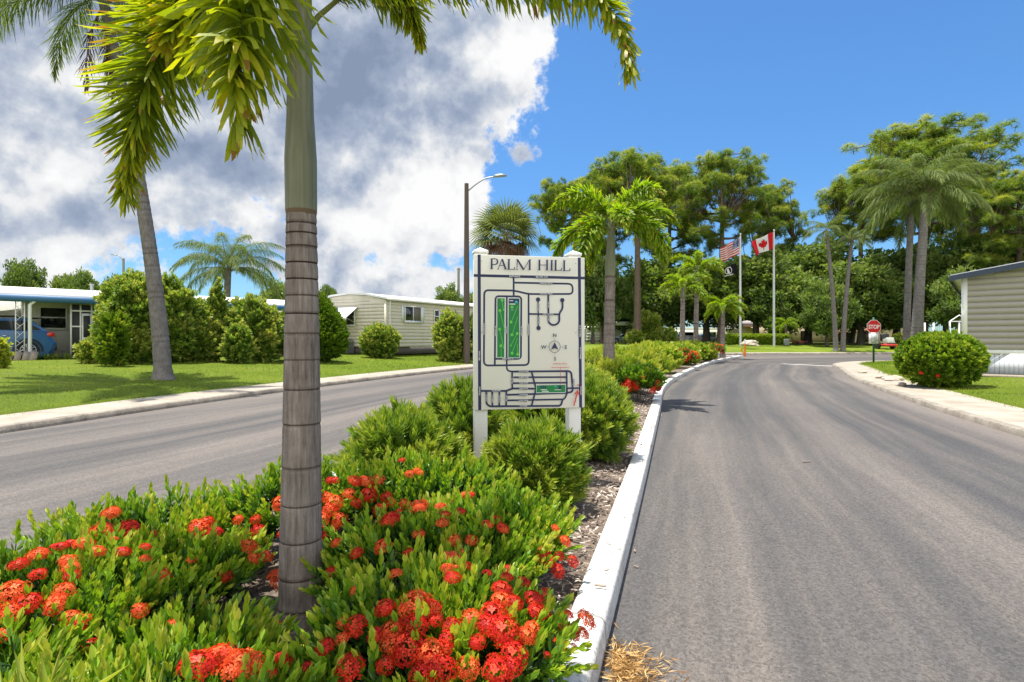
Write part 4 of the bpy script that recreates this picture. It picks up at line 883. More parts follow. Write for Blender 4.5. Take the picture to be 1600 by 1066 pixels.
# hanging moss below the left oak
b = MB(); r = np.random.default_rng(5)
for k in range(16):
    x, y = PX(r.uniform(905, 935), 72), 72 + r.uniform(-1, 1); z = PZ(r.uniform(425, 440), 72); l = r.uniform(1.2, 3.4)
    for _ in range(6): b.tube([[x, y, z], [x + r.normal(0, .1), y, z - l * .5], [x + r.normal(0, .2), y + r.normal(0, .1), z - l * r.uniform(.6, 1)]], [.07, .06, .01], 4, var=r.uniform(0, 1))
tag(b.build('hanging_moss', mat('moss_grey', (.10, .105, .075), .9)), 'grey moss strands hanging from boughs beside the map sign', 'moss', kind='stuff')

# ------------------------------------------------------------------ shrubs by the left house
GH = 'shrubs along the front of the white house'
def bush(lab, px, d, wpx, top, m, n, seed, tm=SP_BUSH, name='leafy_shrub', group=GH, v0=.62, **kw):
    if name != 'cone_conifer': kw.setdefault('amp', .42); kw.setdefault('shell', .5); kw.setdefault('f', 4.0)
    x, y, z = at(px, d); h = PZ(top, d) - z; rr_ = wpx / 2 * d / F * (.78 if name != 'cone_conifer' else .9); h *= (.88 if name != 'cone_conifer' else .96)
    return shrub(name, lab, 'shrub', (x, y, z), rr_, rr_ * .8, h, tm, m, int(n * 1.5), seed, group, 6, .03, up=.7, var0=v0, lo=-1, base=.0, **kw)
bush('tall mounded shrub with yellow-green tops left of the leaning palm trunk', 208, 21.4, 108, 422, L_GREEN, 1900, 201, size=(1, 1.6), amp=.2)
bush('tall mounded shrub directly behind the leaning palm trunk', 262, 22.3, 100, 430, L_GREEN, 1700, 202, size=(1, 1.6), amp=.2)
bush('small bright cypress-like shrub by the red post and the screened entry', 178, 19.6, 44, 480, L_YEL, 900, 203, SP_CON, 'conifer_shrub', v0=.5)
bush('pale low shrub beside the red post at the entry', 141, 20.5, 26, 536, L_GREEN, 400, 204, v0=.7)
bush('round shrub between the leaning palm and the narrow column shrub', 303, 23.2, 70, 462, L_GREEN, 1100, 205, size=(1, 1.5))
bush('narrow column-shaped shrub in the middle of the house front', 338, 23.6, 36, 442, L_GREEN, 700, 206, cone=.4, size=(.8, 1.2), name='column_shrub')
bush('wide rounded shrub left of the foreground palm trunk', 398, 24.2, 92, 466, L_GREEN, 1600, 207, size=(1, 1.5), v0=.6)
bush('low pale shrub below the wide rounded one', 372, 23.0, 44, 505, L_GREEN, 500, 208, v0=.62)
bush('tall dark green cone-clipped conifer right of the foreground palm trunk', 486, 25.6, 104, 450, L_YEL, 3600, 209, SP_CON, 'cone_conifer', None, v0=.36, cone=.9, size=(.9, 1.3), amp=.06, shell=.8)
bush('loose flowering shrub at the corner of the cream house', 594, 30.2, 60, 508, L_GREEN, 900, 210, group=None, v0=.55, size=(1, 1.5), amp=.22)
bush('airy shrub with yellow leaves leaning on the lamp post', 706, 30.6, 62, 482, L_GREEN, 900, 211, group=None, v0=.68, size=(1, 1.5), amp=.25, shell=.4)
bush('shrub right behind the lamp post beside the map sign', 738, 32.5, 44, 490, L_GREEN, 500, 212, group=None, v0=.5, size=(1, 1.5))
bush('yellow sprig of a shrub at the left picture edge beside the car', -8, 17.5, 26, 530, L_YEL, 160, 213, group=None, v0=.8)
# round bush on the right corner
x, y, z = at(1468, 15.9)
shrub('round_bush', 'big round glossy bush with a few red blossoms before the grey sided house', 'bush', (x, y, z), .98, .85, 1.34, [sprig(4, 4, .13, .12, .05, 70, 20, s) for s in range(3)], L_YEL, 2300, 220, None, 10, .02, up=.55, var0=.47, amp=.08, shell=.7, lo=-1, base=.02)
rb = bpy.data.objects[-1] if False else None
tt_ = [o for o in COL.objects if o.name.startswith('round_bush')][0]
for dx, dz in ((-.88, .45), (-.58, .38), (.35, .85)):
    o = bpy.data.objects.new('flower_cluster', FLWF); COL.objects.link(o); o.parent = tt_; o.location = (dx, -math.sqrt(max(.05, 1 - (dx / 1.1) ** 2)) * .84, dz * .85); o.rotation_euler = (R(60), 0, 0); o.scale = (.6,) * 3

# ------------------------------------------------------------------ buildings
def siding(name, col, pitch=.2, vertical=False, amt=.12):
    def fn(n, b):
        o = objc(n); sep = n.new('ShaderNodeSeparateXYZ'); n.link(o, sep.inputs[0]); c = sep.outputs[0 if vertical else 2]
        fr = n.math('FRACT', n.math('DIVIDE', c, pitch)); a = n.noise(o, .8, 5, .6)
        m = n.new('ShaderNodeMapping'); m.inputs['Scale'].default_value = (2, 2, .25); n.link(o, m.inputs[0]); st = n.noise(m.outputs[0], 1.6, 5, .65)
        k = n.math('ADD', 1 - amt, n.math('MULTIPLY', n.math('ADD', n.math('MULTIPLY', a, .5), n.math('MULTIPLY', st, .5)), amt * 2))
        v = n.vmath('SCALE', (*col,)); n.link(k, v.node.inputs['Scale']); n.link(v, b.inputs['Base Color'])
        h = n.smooth(fr, .0, .12) if vertical else n.math('SUBTRACT', 1.0, fr)
        bump(n, b, h, .9, .02 if not vertical else .012)
    return mat(name, col, .55, 0, .4, fn)
S_TAUPE = siding('taupe_siding', (.36, .33, .29), .2); S_CREAM = siding('cream_siding', (.70, .64, .52), .2, amt=.2)
S_WHITE = siding('white_panelling', (.80, .79, .74), .22, True); S_SKIRT = siding('skirting_panel', (.74, .76, .80), .12, True)
P_WHITE = worn('white_paint', (.78, .78, .76), .5, .08, 2, .05); P_BLUE = worn('blue_trim', (.045, .15, .32), .45, .12, 2, .05); P_NAVY = worn('navy_trim', (.025, .04, .075), .45, .15, 2, .05)
P_ROOF = worn('white_roof_coating', (.80, .80, .78), .6, .1, 1.2, .1); P_GLASS = mat('dark_window_glass', (.015, .02, .022), .06, 0, .8); P_BLACK = worn('black_plastic', (.018, .018, .02), .5, .1, 5, .05)
P_CURT = worn('curtain', (.16, .14, .11), .8, .2, 8, .1); P_METAL = worn('galvanised_metal', (.45, .46, .47), .4, .12, 4, .05, metal=.6); P_GREYAC = worn('air_conditioner_grey', (.16, .17, .18), .6, .2, 10, .2)
P_SCREEN = worn('insect_screen', (.035, .036, .04), .7, .1, 30, .1); P_CONCF = worn('foundation_block', (.12, .11, .10), .9, .3, 4, .4); P_ROCK = worn('pale_rock', (.42, .36, .29), .9, .35, 5, .8, 20)
P_ORANGE = worn('orange_plastic', (.75, .20, .015), .5, .1, 4, .05); P_RED = worn('red_paint', (.50, .03, .025), .4, .15, 4, .05, coat=.2); P_TAN = worn('tan_stucco', (.52, .42, .31), .9, .15, 1, .3, 20)
def frame(o, U, N):
    """local frame helper: world matrix for an origin, along-wall direction U, outward normal N"""
    return Matrix(((U[0], -N[0], 0, o[0]), (U[1], -N[1], 0, o[1]), (0, 0, 1, o[2]), (0, 0, 0, 1)))
class Bld:
    """a building with local x along the front, y inward, z up"""
    def __init__(s, name, label, cat, origin, U, group=None):
        s.rz = math.atan2(U[1], U[0]); s.t = thing(name, label, cat, origin, s.rz, group)
    def box(s, name, m, x0, x1, y0, y1, z0, z1, parent=None, bev=0, label=None):
        b = MB(); b.box(((x0 + x1) / 2, (y0 + y1) / 2, (z0 + z1) / 2), (x1 - x0, y1 - y0, z1 - z0)); o = b.build(name, m, parent or s.t, label=label)
        if bev: bevel(o, bev)
        return o
    def window(s, x0, x1, z0, z1, y, panes=2, sill=True, face='y', m=P_GLASS, fm=P_WHITE, bar=None):
        """set on the front face (y) or on an end face (x)"""
        fw = .06; b = MB()
        def bx(a0, a1, c0, c1, d0, d1):
            if face == 'y': b.box(((a0 + a1) / 2, y - (d0 + d1) / 2, (c0 + c1) / 2), (a1 - a0, d1 - d0, c1 - c0))
            else: b.box((y - (d0 + d1) / 2, (a0 + a1) / 2, (c0 + c1) / 2), (d1 - d0, a1 - a0, c1 - c0))
        bx(x0, x1, z1 - fw, z1, 0, .05); bx(x0, x1, z0, z0 + fw, 0, .05); bx(x0, x0 + fw, z0 + fw, z1 - fw, 0, .05); bx(x1 - fw, x1, z0 + fw, z1 - fw, 0, .05)
        for k in range(1, panes): q = x0 + (x1 - x0) * k / panes; bx(q - .025, q + .025, z0 + fw, z1 - fw, 0, .045)
        if bar: q = z0 + (z1 - z0) * bar; bx(x0 + fw, x1 - fw, q - .025, q + .025, 0, .04)
        f = b.build('window', fm, s.t); b = MB(); bx(x0 + fw, x1 - fw, z0 + fw, z1 - fw, 0, .02); b.build('pane', m, f)
        if sill: b = MB(); bx(x0 - .05, x1 + .05, z0 - .05, z0 - .002, 0, .09); b.build('sill', fm, f)
        return f
def laps(t, m, name, x0, x1, z0, z1, rise, W, pitch=.2, y=0.0, face='y', span=None):
    b = MB(); z = z0
    while z < z1 + rise - .02:
        h = min(pitch, z1 + rise - z); a0, a1 = x0, x1
        if z + h > z1: q = (z + h - z1) / rise * W / 2; a0, a1 = max(x0, q), min(x1, W - q)
        if a1 - a0 > .1:
            pr = [(-.001, z), (-.014, z), (-.004, z + h * .985), (-.001, z + h * .985)]
            if face == 'y': b.poly([(a0, y + p, zz) for p, zz in pr], (a1 - a0, 0, 0))
            else: b.poly([(y + p, a0, zz) for p, zz in pr], (0, a1 - a0, 0))
        z += pitch
    return b.build(name, m, t)
# -- taupe house on the right (gable end faces the road)
U = norm(np.array([[.765, -.644]]))[0]; w = Bld('mobile_home', 'taupe sided single-storey home with white skirting behind the round bush', 'house', (15.35, 19.4, .28), U)
zE = 3.28; b = MB()
b.poly([(0, 0, .82), (7.4, 0, .82), (7.4, 0, zE), (3.7, 0, zE + .62), (0, 0, zE)], (0, 13, 0)); b.build('wall', S_TAUPE, w.t)
laps(w.t, S_TAUPE, 'siding', .14, 7.28, .82, zE, .62, 7.4); w.box('skirting', S_SKIRT, .03, 7.37, .03, 12.9, -.1, .70); w.box('base_trim', P_WHITE, -.02, 7.42, -.03, 13.02, .70, .818, bev=.008)
w.box('corner_trim', P_WHITE, -.025, .14, -.022, .12, .82, zE - .01); w.box('corner_trim', P_WHITE, 7.28, 7.425, -.022, .12, .82, zE - .01)
b = MB()
for sgn in (0, 1):
    x0, x1 = (-.32, 3.72) if not sgn else (7.72, 3.68); z0 = zE - .02; z1 = zE + .66
    b.poly([(x0, -.28, z0), (x1, -.28, z1), (x1, -.28, z1 + .10), (x0, -.28, z0 + .10)], (0, 13.6, 0))
b.build('roof', P_ROOF, w.t); b = MB()
for sgn in (0, 1):
    x0, x1 = (-.34, 3.70) if not sgn else (7.74, 3.70); b.poly([(x0, -.285, zE - .13), (x1, -.285, zE + .55), (x1, -.285, zE + .72), (x0, -.285, zE + .05)], (0, -.035, 0))
b.poly([(-.325, -.285, zE - .13), (-.325, 13.3, zE - .13), (-.325, 13.3, zE + .05), (-.325, -.285, zE + .05)], (-.03, 0, 0)); b.build('fascia', P_NAVY, w.t)
# mulch edging beside it
b = MB(); b.box((1.6, -.35, .0), (3.2, .35, .1)); o = b.build('edging_board', worn('weathered_board', (.33, .27, .21), .9, .3, 8, .4)); o.location = (15.35, 19.4, .25); o.rotation_euler = (0, 0, math.atan2(U[1], U[0])); tag(o, 'low weathered edging under the skirting of the grey sided house', 'edging')
# white screened lanai frame behind it
sc = Bld('screen_enclosure', 'white framed screen enclosure peeking out behind the grey sided house', 'enclosure', (PX(1484, 36), 36, .33), (1, 0)); b = MB()
for x in (0, .6, 1.2): b.box((x, 0, 1.1), (.07, .07, 2.2)); b.box((x + .0, 3, 1.1), (.07, .07, 2.2))
for z in (.6, 1.3, 2.2): b.box((.6, 0.001, z), (1.2, .06, .06))
b.tube([(0, 0, 2.2), (.6, 0, 2.6), (1.2, 0, 2.2)], .04, 4); b.build('frame', P_WHITE, sc.t); sc.box('wall', P_WHITE, .1, 1.1, .1, .15, 0, .55)

# -- white house with blue eaves on the left
U = norm(np.array([[.68, .733]]))[0]; w = Bld('mobile_home', 'long white single-storey home with blue eaves and a carport at its left end', 'house', (-19.4, 21.6, .62), U)
zE = 2.42
w.box('wall', S_WHITE, 3.3, 13.5, .45, 5.0, -.1, zE); w.box('carport_wall', S_WHITE, -8, 3.55, 3.0, 3.12, -.1, zE)
b = MB(); b.poly([(-8.3, -.15, zE + .04), (-8.3, 2.8, zE + .62), (-8.3, 5.9, zE + .04)], (22.3, 0, 0)); b.build('roof', P_ROOF, w.t)
b = MB(); b.box((2.85, -.17, zE + .0), (22.4, .04, .24)); b.box((2.85, 5.92, zE), (22.4, .04, .24)); b.box((14.02, 2.87, zE), (.04, 6.05, .24)); b.build('fascia', P_BLUE, w.t)
b = MB(); b.box((2.0, -.06, zE - .10), (20.5, .1, .08)); b.build('gutter', P_BLUE, w.t)
w.box('carport_slab', worn('carport_slab', (.38, .35, .31), .9, .2, 2, .2), -8, 3.6, -.1, 3.0, -.15, .02)
b = MB()
for x in (.68,):
    for q in (0, .26): b.box((x + q - .26, 0, zE / 2), (.035, .035, zE))
    for k in range(7): z = .2 + k * .33; b.tube([(x - .26, 0, z), (x, 0, z + .28)], .009, 5); b.tube([(x - .26, 0, z + .28), (x - .13, 0, z + .14)], .009, 5)
    a = np.linspace(0, 2 * np.pi, 13); b.tube([(x - .13 + .07 * math.cos(q), 0, zE - .35 + .07 * math.sin(q)) for q in a], .01, 5, cap=False)
b.build('carport_post', P_WHITE, w.t)
b = MB(); b.tube([(.98, -.08, zE + .0), (.95, -.08, zE - .14), (.84, -.05, zE - .25), (.84, -.05, 0)], .065, 10); b.build('downspout', P_WHITE, w.t)
b = MB(); b.tube([(5.0, -.08, zE), (4.9, -.02, zE - .25), (4.7, .30, zE - .45), (4.7, .36, 0)], .05, 8); b.build('downspout', P_WHITE, w.t)
# front room with jalousie window, screened entry
w.box('room_wall', S_WHITE, .9, 2.95, 2.2, 2.99, -.1, zE - .01)
w.window(1.4, 2.36, 1.25, 2.22, 2.198, 1, True, bar=.52); w.box('room_side', S_WHITE, 2.96, 3.28, .9, 2.9, -.1, zE - .02)
b = MB(); b.box((2.75, .44, 1.2), (1.05, .02, 2.1)); b.build('entry_screen', P_SCREEN, w.t)
b = MB()
for x in (2.2, 2.52, 2.9, 3.25): b.box((x, .425, 1.2), (.06, .05, 2.3))
for z in (.55, 1.35, 2.0): b.box((2.72, .405, z), (1.02, .03, .06))
b.build('entry_frame', P_WHITE, w.t)
d_ = w.box('screen_door', P_WHITE, 2.56, 2.87, .36, .395, .05, 1.9); w.box('door_panel', P_SCREEN, 2.6, 2.83, .352, .358, .12, .8, d_); w.box('door_panel', P_SCREEN, 2.6, 2.83, .352, .358, .9, 1.8, d_); b = MB(); b.tube([(2.85, .33, .9), (2.85, .33, 1.05)], .015, 6); b.build('handle', P_METAL, d_)
for x0 in (7.4, 10.4): w.window(x0, x0 + 1.3, 1.2, 2.1, .448, 2)
b = MB(); b.tube([(3.2, 2.0, zE + .55), (3.2, 2.0, zE + .8)], .06, 8); b.tube([(3.2, 2.0, zE + .8), (3.2, 2.0, zE + .86)], .09, 8); b.build('roof_vent', P_METAL, w.t)
# -- cream house
U = norm(np.array([[.49, .87]]))[0]; w = Bld('mobile_home', 'cream sided home with a low curved white roof and a tilted window awning', 'house', (-7.05, 31.8, .70), U)
zE = 2.95; W5 = 5.6
b = MB(); b.poly([(0, 0, .28), (0, W5, .28), (0, W5, zE), (0, W5 * .75, zE + .26), (0, W5 / 2, zE + .36), (0, W5 * .25, zE + .26), (0, 0, zE)], (16, 0, 0)); b.build('wall', S_CREAM, w.t)
laps(w.t, S_CREAM, 'siding', .1, 15.9, .28, zE - .02, .001, 16); laps(w.t, S_CREAM, 'siding', .1, W5 - .1, .28, zE, .3, W5, y=-.001, face='x'); w.box('foundation', P_CONCF, .06, 15.9, .05, W5 - .05, -.15, .275)
b = MB(); pr = [(-.12, -.18, zE), (-.12, W5 * .25, zE + .28), (-.12, W5 / 2, zE + .38), (-.12, W5 * .75, zE + .28), (-.12, W5 + .18, zE)]
for k in range(4): a, c = np.array(pr[k]), np.array(pr[k + 1]); b.poly([a, c, c + [0, 0, .11], a + [0, 0, .11]], (16.2, 0, 0))
b.build('roof', P_ROOF, w.t); b = MB(); b.box((8, -.20, zE + .02), (16.2, .05, .13)); b.build('gutter', P_ROOF, w.t)
w.box('corner_trim', worn('cream_trim', (.66, .60, .48), .5, .1), -.02, .1, -.02, .1, .28, zE); b = MB(); b.tube([(.28, -.12, zE), (.28, -.05, zE - .2), (.28, -.05, .3)], .045, 8); b.build('downspout', P_WHITE, w.t)
w.window(1.55, 3.1, 1.75, 2.68, -.027, 2, m=P_GLASS); w.box('curtain', P_CURT, 2.36, 3.03, -.052, -.0475, 1.82, 2.60)
for x0 in (1.28, 3.13): w.box('shutter', worn('pale_shutter', (.70, .74, .72), .5, .1), x0, x0 + .24, -.06, -.027, 1.75, 2.68)
w.window(4.35, 4.9, 1.75, 2.55, -.027, 1, bar=.5)
w.window(2.3, 3.9, 1.5, 2.45, -.028, 2, False, face='x')
b = MB(); b.poly([(-.03, 2.1, 2.62), (-.95, 2.1, 1.95), (-.95, 2.1, 1.92), (-.03, 2.1, 2.56)], (0, 2.0, 0)); aw = b.build('awning', P_WHITE, w.t); b = MB(); b.poly([(-.96, 2.08, 1.80), (-.93, 2.08, 1.80), (-.93, 2.08, 1.97), (-.96, 2.08, 1.97)], (0, 2.04, 0)); b.build('valance', P_WHITE, aw)
b = MB()
for y in (2.15, 4.05): b.tube([(-.03, y, 1.6), (-.9, y, 1.93)], .014, 5)
b.build('awning_arm', P_METAL, w.t)
b = MB(); b.tube([(-.08, 4.0, .5), (-.1, 3.9, 1.2)], .03, 6); b.tube([(-.08, 3.2, .15), (-.1, 3.9, .25), (-.08, 4.0, .6)], .03, 6); b.build('meter_pipe', P_METAL, w.t)
# air conditioner beside it
x, y = PX(541, 33.0), 33.0; t = thing('air_conditioner', 'grey outdoor air conditioner unit beside the cream house gable', 'air conditioner', (x, y, gz(x, y)), .5)
b = MB(); b.box((0, 0, .42), (.72, .72, .78)); bevel(b.build('casing', P_GREYAC, t), .03); b = MB()
for k in range(9): b.box((0, -.365, .12 + k * .07), (.62, .02, .02))
b.build('grille', P_BLACK, t); b = MB(); b.tube([(0, 0, .81), (0, 0, .85)], .3, 18); b.build('fan_guard', P_BLACK, t)
# -- long pale building far behind the trees
w = Bld('clubhouse', 'long pale stucco building with grey roof behind the dark oaks', 'building', (PX(1165, 96), 96, .7), (1, 0))
Wd = PX(1345, 96) - PX(1165, 96)
w.box('wall', P_TAN, 0, Wd, 0, 10, -.1, 2.75); b = MB(); b.poly([(-.6, -.7, 2.78), (-.6, 5, 4.3), (-.6, 10.7, 2.78)], (Wd + 1.2, 0, 0)); b.build('roof', worn('grey_shingle', (.42, .38, .36), .9, .2, 3, .3), w.t)
w.box('fascia', worn('rust_fascia', (.30, .13, .07), .7, .2), -.6, Wd + .6, -.75, -.705, 2.6, 2.82)
q = PX(1251, 96) - PX(1165, 96); dd = w.box('door', worn('dark_brown_door', (.05, .025, .018), .6, .2), q, q + 1.05, -.05, -.002, 0, 1.95); b = MB(); b.tube([(q + .9, -.08, .95), (q + .9, -.08, 1.1)], .03, 6); b.build('handle', P_METAL, dd)
q = PX(1279, 96) - PX(1165, 96); w.window(q, q + 1.0, 1.4, 2.05, -.002, 1, False, fm=mat('brown_frame', (.06, .03, .02), .6)); q = PX(1210, 96) - PX(1165, 96); w.box('door', MAT['dark_brown_door'], q, q + .9, -.05, -.002, 0, 1.95)
w = Bld('annex_building', 'tan outbuilding with a sloping brown roof edge behind the stop sign', 'building', (PX(1330, 92), 92, .7), (1, 0)); Wd = 11
b = MB(); b.poly([(0, 0, -.1), (Wd, 0, -.1), (Wd, 0, 3.4), (0, 0, 1.6)], (0, 8, 0)); b.build('wall', P_TAN, w.t); b = MB(); b.poly([(-.9, -.5, 1.35), (Wd + .3, -.5, 3.5), (Wd + .3, -.5, 3.75), (-.9, -.5, 1.6)], (0, 9, 0)); b.build('roof', MAT['rust_fascia'], w.t)
w.box('door', MAT['dark_brown_door'], 2.0, 3.1, -.05, -.002, 0, 2.0)
# -- carport and long low white building behind the parked cars
w = Bld('carport', 'long flat white carport roof over the parking behind the palms', 'carport', (PX(905, 88), 88, .7), (1, 0))
w.box('roof', P_ROOF, -2, 13.5, 0, 7, 2.75, 3.3)
for x in (-1.5, 1.2, 5, 9, 13): 
    b = MB(); b.box((x, .4, 1.35), (.12, .12, 2.8)); b.tube([(x, .4, 2.1), (x + .6, .4, 2.75)], .05, 5); b.tube([(x, .4, 2.1), (x - .6, .4, 2.75)], .05, 5); b.build('post', P_WHITE, w.t)
w.box('back_wall', P_WHITE, -2, 13.4, 6.5, 6.7, 0, 2.7)
w = Bld('storage_building', 'low white building continuing behind the parked cars and thin palm trunks', 'building', (PX(1010, 98), 98, .7), (1, 0)); w.box('wall', P_WHITE, 0, 15, 0, 6, -.1, 2.2); w.box('roof', P_ROOF, -.4, 15.4, -.5, 6.4, 2.22, 2.5)
for x in (2, 6, 10.5): w.window(x, x + 1.5, .9, 1.8, -.002, 2, False)

# ------------------------------------------------------------------ vehicles
P_TYRE = mat('tyre_rubber', (.02, .02, .02), .85); P_RIM = worn('alloy_rim', (.62, .63, .65), .3, .08, 6, 0, metal=.7); P_TAIL = mat('tail_lamp_red', (.55, .01, .01), .15, 0, .6, coat=.6); P_CHROME = mat('chrome', (.7, .7, .72), .12, 1)
def carpaint(name, c): return mat(name, c, .32, .35, .5, None, 1.0)
def car(name, label, loc, rz, paint, prof, roof, L, W, wheels, wr, group=None):
    """prof: lower body side outline (x,z); roof: greenhouse outline; tail at +x"""
    t = thing(name, label, 'car', loc, rz, group)
    pts = catmull(np.array(prof), .12); b = MB()
    # body: several sections across the width, rounding in towards the sides
    secs = [(-W / 2, .93, .03), (-W / 2 + .05, .985, .01), (-W / 2 + .2, 1, 0), (W / 2 - .2, 1, 0), (W / 2 - .05, .985, .01), (W / 2, .93, .03)]
    zc = np.mean([p[1] for p in prof]); n = len(pts); V = []
    for y, s_, dz in secs: V.append(np.column_stack([pts[:, 0] * s_, np.full(n, y), zc + (pts[:, 1] - zc) * s_]))
    V = np.concatenate(V); i, j = np.meshgrid(np.arange(len(secs) - 1), np.arange(n), indexing='ij'); j2 = (j + 1) % n
    b.add(V, np.stack([i * n + j, i * n + j2, (i + 1) * n + j2, (i + 1) * n + j], -1).reshape(-1, 4)); b.add(V[:n], [list(range(n))]); b.add(V[-n:], [list(range(n))[::-1]])
    me = b.build('body', paint, t, smooth=True); me.modifiers.new('es', 'EDGE_SPLIT').split_angle = R(35)
    b = MB(); rp = np.array(roof); m = len(rp); zt = rp[:, 1].max(); zb = rp[:, 1].min(); V = []
    for sg in (-1, 1):
        ins = .10 + .22 * (rp[:, 1] - zb) / (zt - zb); V.append(np.column_stack([rp[:, 0], sg * (W / 2 - ins), rp[:, 1]]))
    V = np.concatenate(V); b.add(V, [[k, (k + 1) % m, (k + 1) % m + m, k + m] for k in range(m)]); b.add(V[:m], [list(range(m))]); b.add(V[m:], [list(range(m))[::-1]])
    bevel(b.build('cabin', paint, t), .04)
    # side glass, following the cabin but just proud of it
    c = rp.mean(0); b = MB()
    for sg in (-1, 1):
        g = c + (rp - c) * np.array([.88, .70]); g[:, 1] -= .01; ins = .10 + .22 * (g[:, 1] - zb) / (zt - zb); o_ = np.column_stack([g[:, 0], sg * (W / 2 - ins + .012), g[:, 1]])
        b.poly(o_, (0, -sg * .006, 0))
    b.build('side_window', P_GLASS, t)
    # windscreen and rear glass
    for nm, (p0, p1) in (('rear_window', (rp[-1], rp[-2])), ('windscreen', (rp[0], rp[1]))):
        a = np.array(p0) + (np.array(p1) - p0) * .12; e = np.array(p0) + (np.array(p1) - p0) * .88; d = (e - a) / np.linalg.norm(e - a); nr = np.array([d[1], -d[0]]) * .012; nr = nr if (nr[0] > 0) == (nm == 'rear_window') else -nr
        b = MB(); ya, ye = W / 2 - .2, W / 2 - .36; b.add([(a[0] + nr[0], -ya, a[1] + nr[1]), (a[0] + nr[0], ya, a[1] + nr[1]), (e[0] + nr[0], ye, e[1] + nr[1]), (e[0] + nr[0], -ye, e[1] + nr[1])], [[0, 1, 2, 3]]); b.build(nm, P_GLASS, t)
    for x in wheels:
        for sg in (-1, 1):
            b = MB(); a = np.linspace(0, 2 * np.pi, 25)[:-1]; y = sg * (W / 2 - .10)
            b.tube([(x, y - .11, wr), (x, y + .11, wr)], wr, 24); wh = b.build('wheel', P_TYRE, t); bevel(wh, .02)
            b = MB(); yo = y + sg * .112; rr_ = wr * .68
            b.tube([(x, yo - sg * .02, wr), (x, yo - sg * .005, wr)], rr_, 20, var=.1, mi=1)
            for k in range(10): q = k * math.pi / 5; b.box((x + math.cos(q) * rr_ * .5, yo, wr + math.sin(q) * rr_ * .5), (rr_ * .95, .02, rr_ * .16), tilt=rot('Y', -q))
            b.tube([(x + rr_ * math.cos(q), yo, wr + rr_ * math.sin(q)) for q in np.linspace(0, 2 * np.pi, 22)], rr_ * .07, 5, cap=False); b.build('rim', [P_RIM, P_BLACK], wh)
            b = MB(); arc = np.linspace(-.15, math.pi + .15, 16); b.tube([(x + (wr + .07) * math.cos(q), sg * (W / 2 - .005), wr + (wr + .07) * math.sin(q)) for q in arc], .045, 6); b.build('wheel_arch', P_BLACK, t)
    return t
UL = norm(np.array([[.68, .733]]))[0]; rzL = math.atan2(UL[1], UL[0]); cc = np.array([-19.4, 21.6]) + UL * (-.62) + np.array([-.733, .68]) * 1.0
suv = car('suv', 'metallic blue suv parked tail out under the carport of the white house', (cc[0], cc[1], .65), rzL, carpaint('blue_metallic', (.02, .11, .30)),
    [(-2.3, .35), (-2.35, .8), (-1.5, 1.05), (-.9, 1.1), (1.6, 1.12), (2.12, 1.05), (2.22, .75), (2.34, .62), (2.25, .33), (0, .25)], [(-1.35, 1.02), (-.55, 1.58), (1.45, 1.62), (2.05, 1.10)], 4.7, 1.86, (-1.45, 1.42), .36)
b = MB(); b.box((2.12, -.86, .98), (.26, .16, .17)); bevel(b.build('tail_lamp', P_TAIL, suv), .04); b = MB(); b.box((2.12, .86, .98), (.26, .16, .17)); bevel(b.build('tail_lamp', P_TAIL, suv), .04)
b = MB(); b.box((1.68, 0, 1.64), (.42, 1.25, .04)); bevel(b.build('spoiler', P_BLACK, suv), .01)
for sg in (-1, 1): b = MB(); b.tube([(-.5, sg * .62, 1.6), (-.3, sg * .62, 1.68), (1.2, sg * .62, 1.70), (1.4, sg * .62, 1.64)], .022, 6); b.build('roof_rail', P_BLACK, suv)
b = MB(); b.box((2.27, 0, .45), (.12, 1.6, .22)); bevel(b.build('bumper', P_BLACK, suv), .04); b = MB()
for x in (-.2, .75): b.box((x, -.95, .93), (.18, .03, .03))
b.build('door_handle', P_CHROME, suv)
sed = ([(-2.2, .35), (-2.25, .68), (-1.2, .88), (1.4, .92), (2.1, .88), (2.2, .5), (2.1, .3), (0, .22)], [(-1.1, .86), (-.45, 1.36), (.75, 1.38), (1.5, .9)])
car('sedan', 'silver-blue sedan parked behind the median palm trunk', (PX(975, 84), 84, .72), .1, carpaint('silver_blue', (.30, .37, .45)), *sed, 4.4, 1.75, (-1.4, 1.35), .32, 'cars parked by the carport')
car('pickup_car', 'dark red car partly hidden by shrubs beside the tall pine trunk', (PX(1013, 86), 86, .72), .05, carpaint('maroon', (.22, .02, .03)), *sed, 4.4, 1.8, (-1.4, 1.35), .33, 'cars parked by the carport')
car('sedan', 'white car parked behind the pair of slim median palms', (PX(1070, 84), 84, .72), .0, carpaint('white_paint_car', (.72, .74, .78)), [(-2.3, .35), (-2.35, .8), (-1.4, 1.0), (1.6, 1.1), (2.15, 1.05), (2.2, .5), (2.1, .3), (0, .22)], [(-1.2, 1.0), (-.5, 1.6), (1.5, 1.62), (2.0, 1.05)], 4.6, 1.85, (-1.4, 1.35), .34, 'cars parked by the carport')
car('sedan', 'dark blue car just right of the white parked car', (PX(1102, 88), 88, .72), .0, carpaint('navy_car', (.03, .045, .10)), *sed, 4.4, 1.75, (-1.4, 1.35), .32, 'cars parked by the carport')
# stacked white boat-like trailer load
t = thing('utility_trailer', 'trailer stacked with long white boards left of the median palm', 'trailer', (PX(931, 82), 82, .72)); 
for k in range(3): b = MB(); b.box((0, 0, .55 + k * .42), (2.7 - .2 * k, 1.4, .13)); bevel(b.build('board', P_WHITE, t), .03)
b = MB()
for x in (-1.1, 1.1): b.box((x, 0, .8), (.08, 1.3, 1.2))
b.build('rack', P_BLACK, t)
for x in (-.6, .6): b = MB(); b.tube([(x, -.75, .3), (x, -.6, .3)], .3, 14); b.build('wheel', P_TYRE, t)

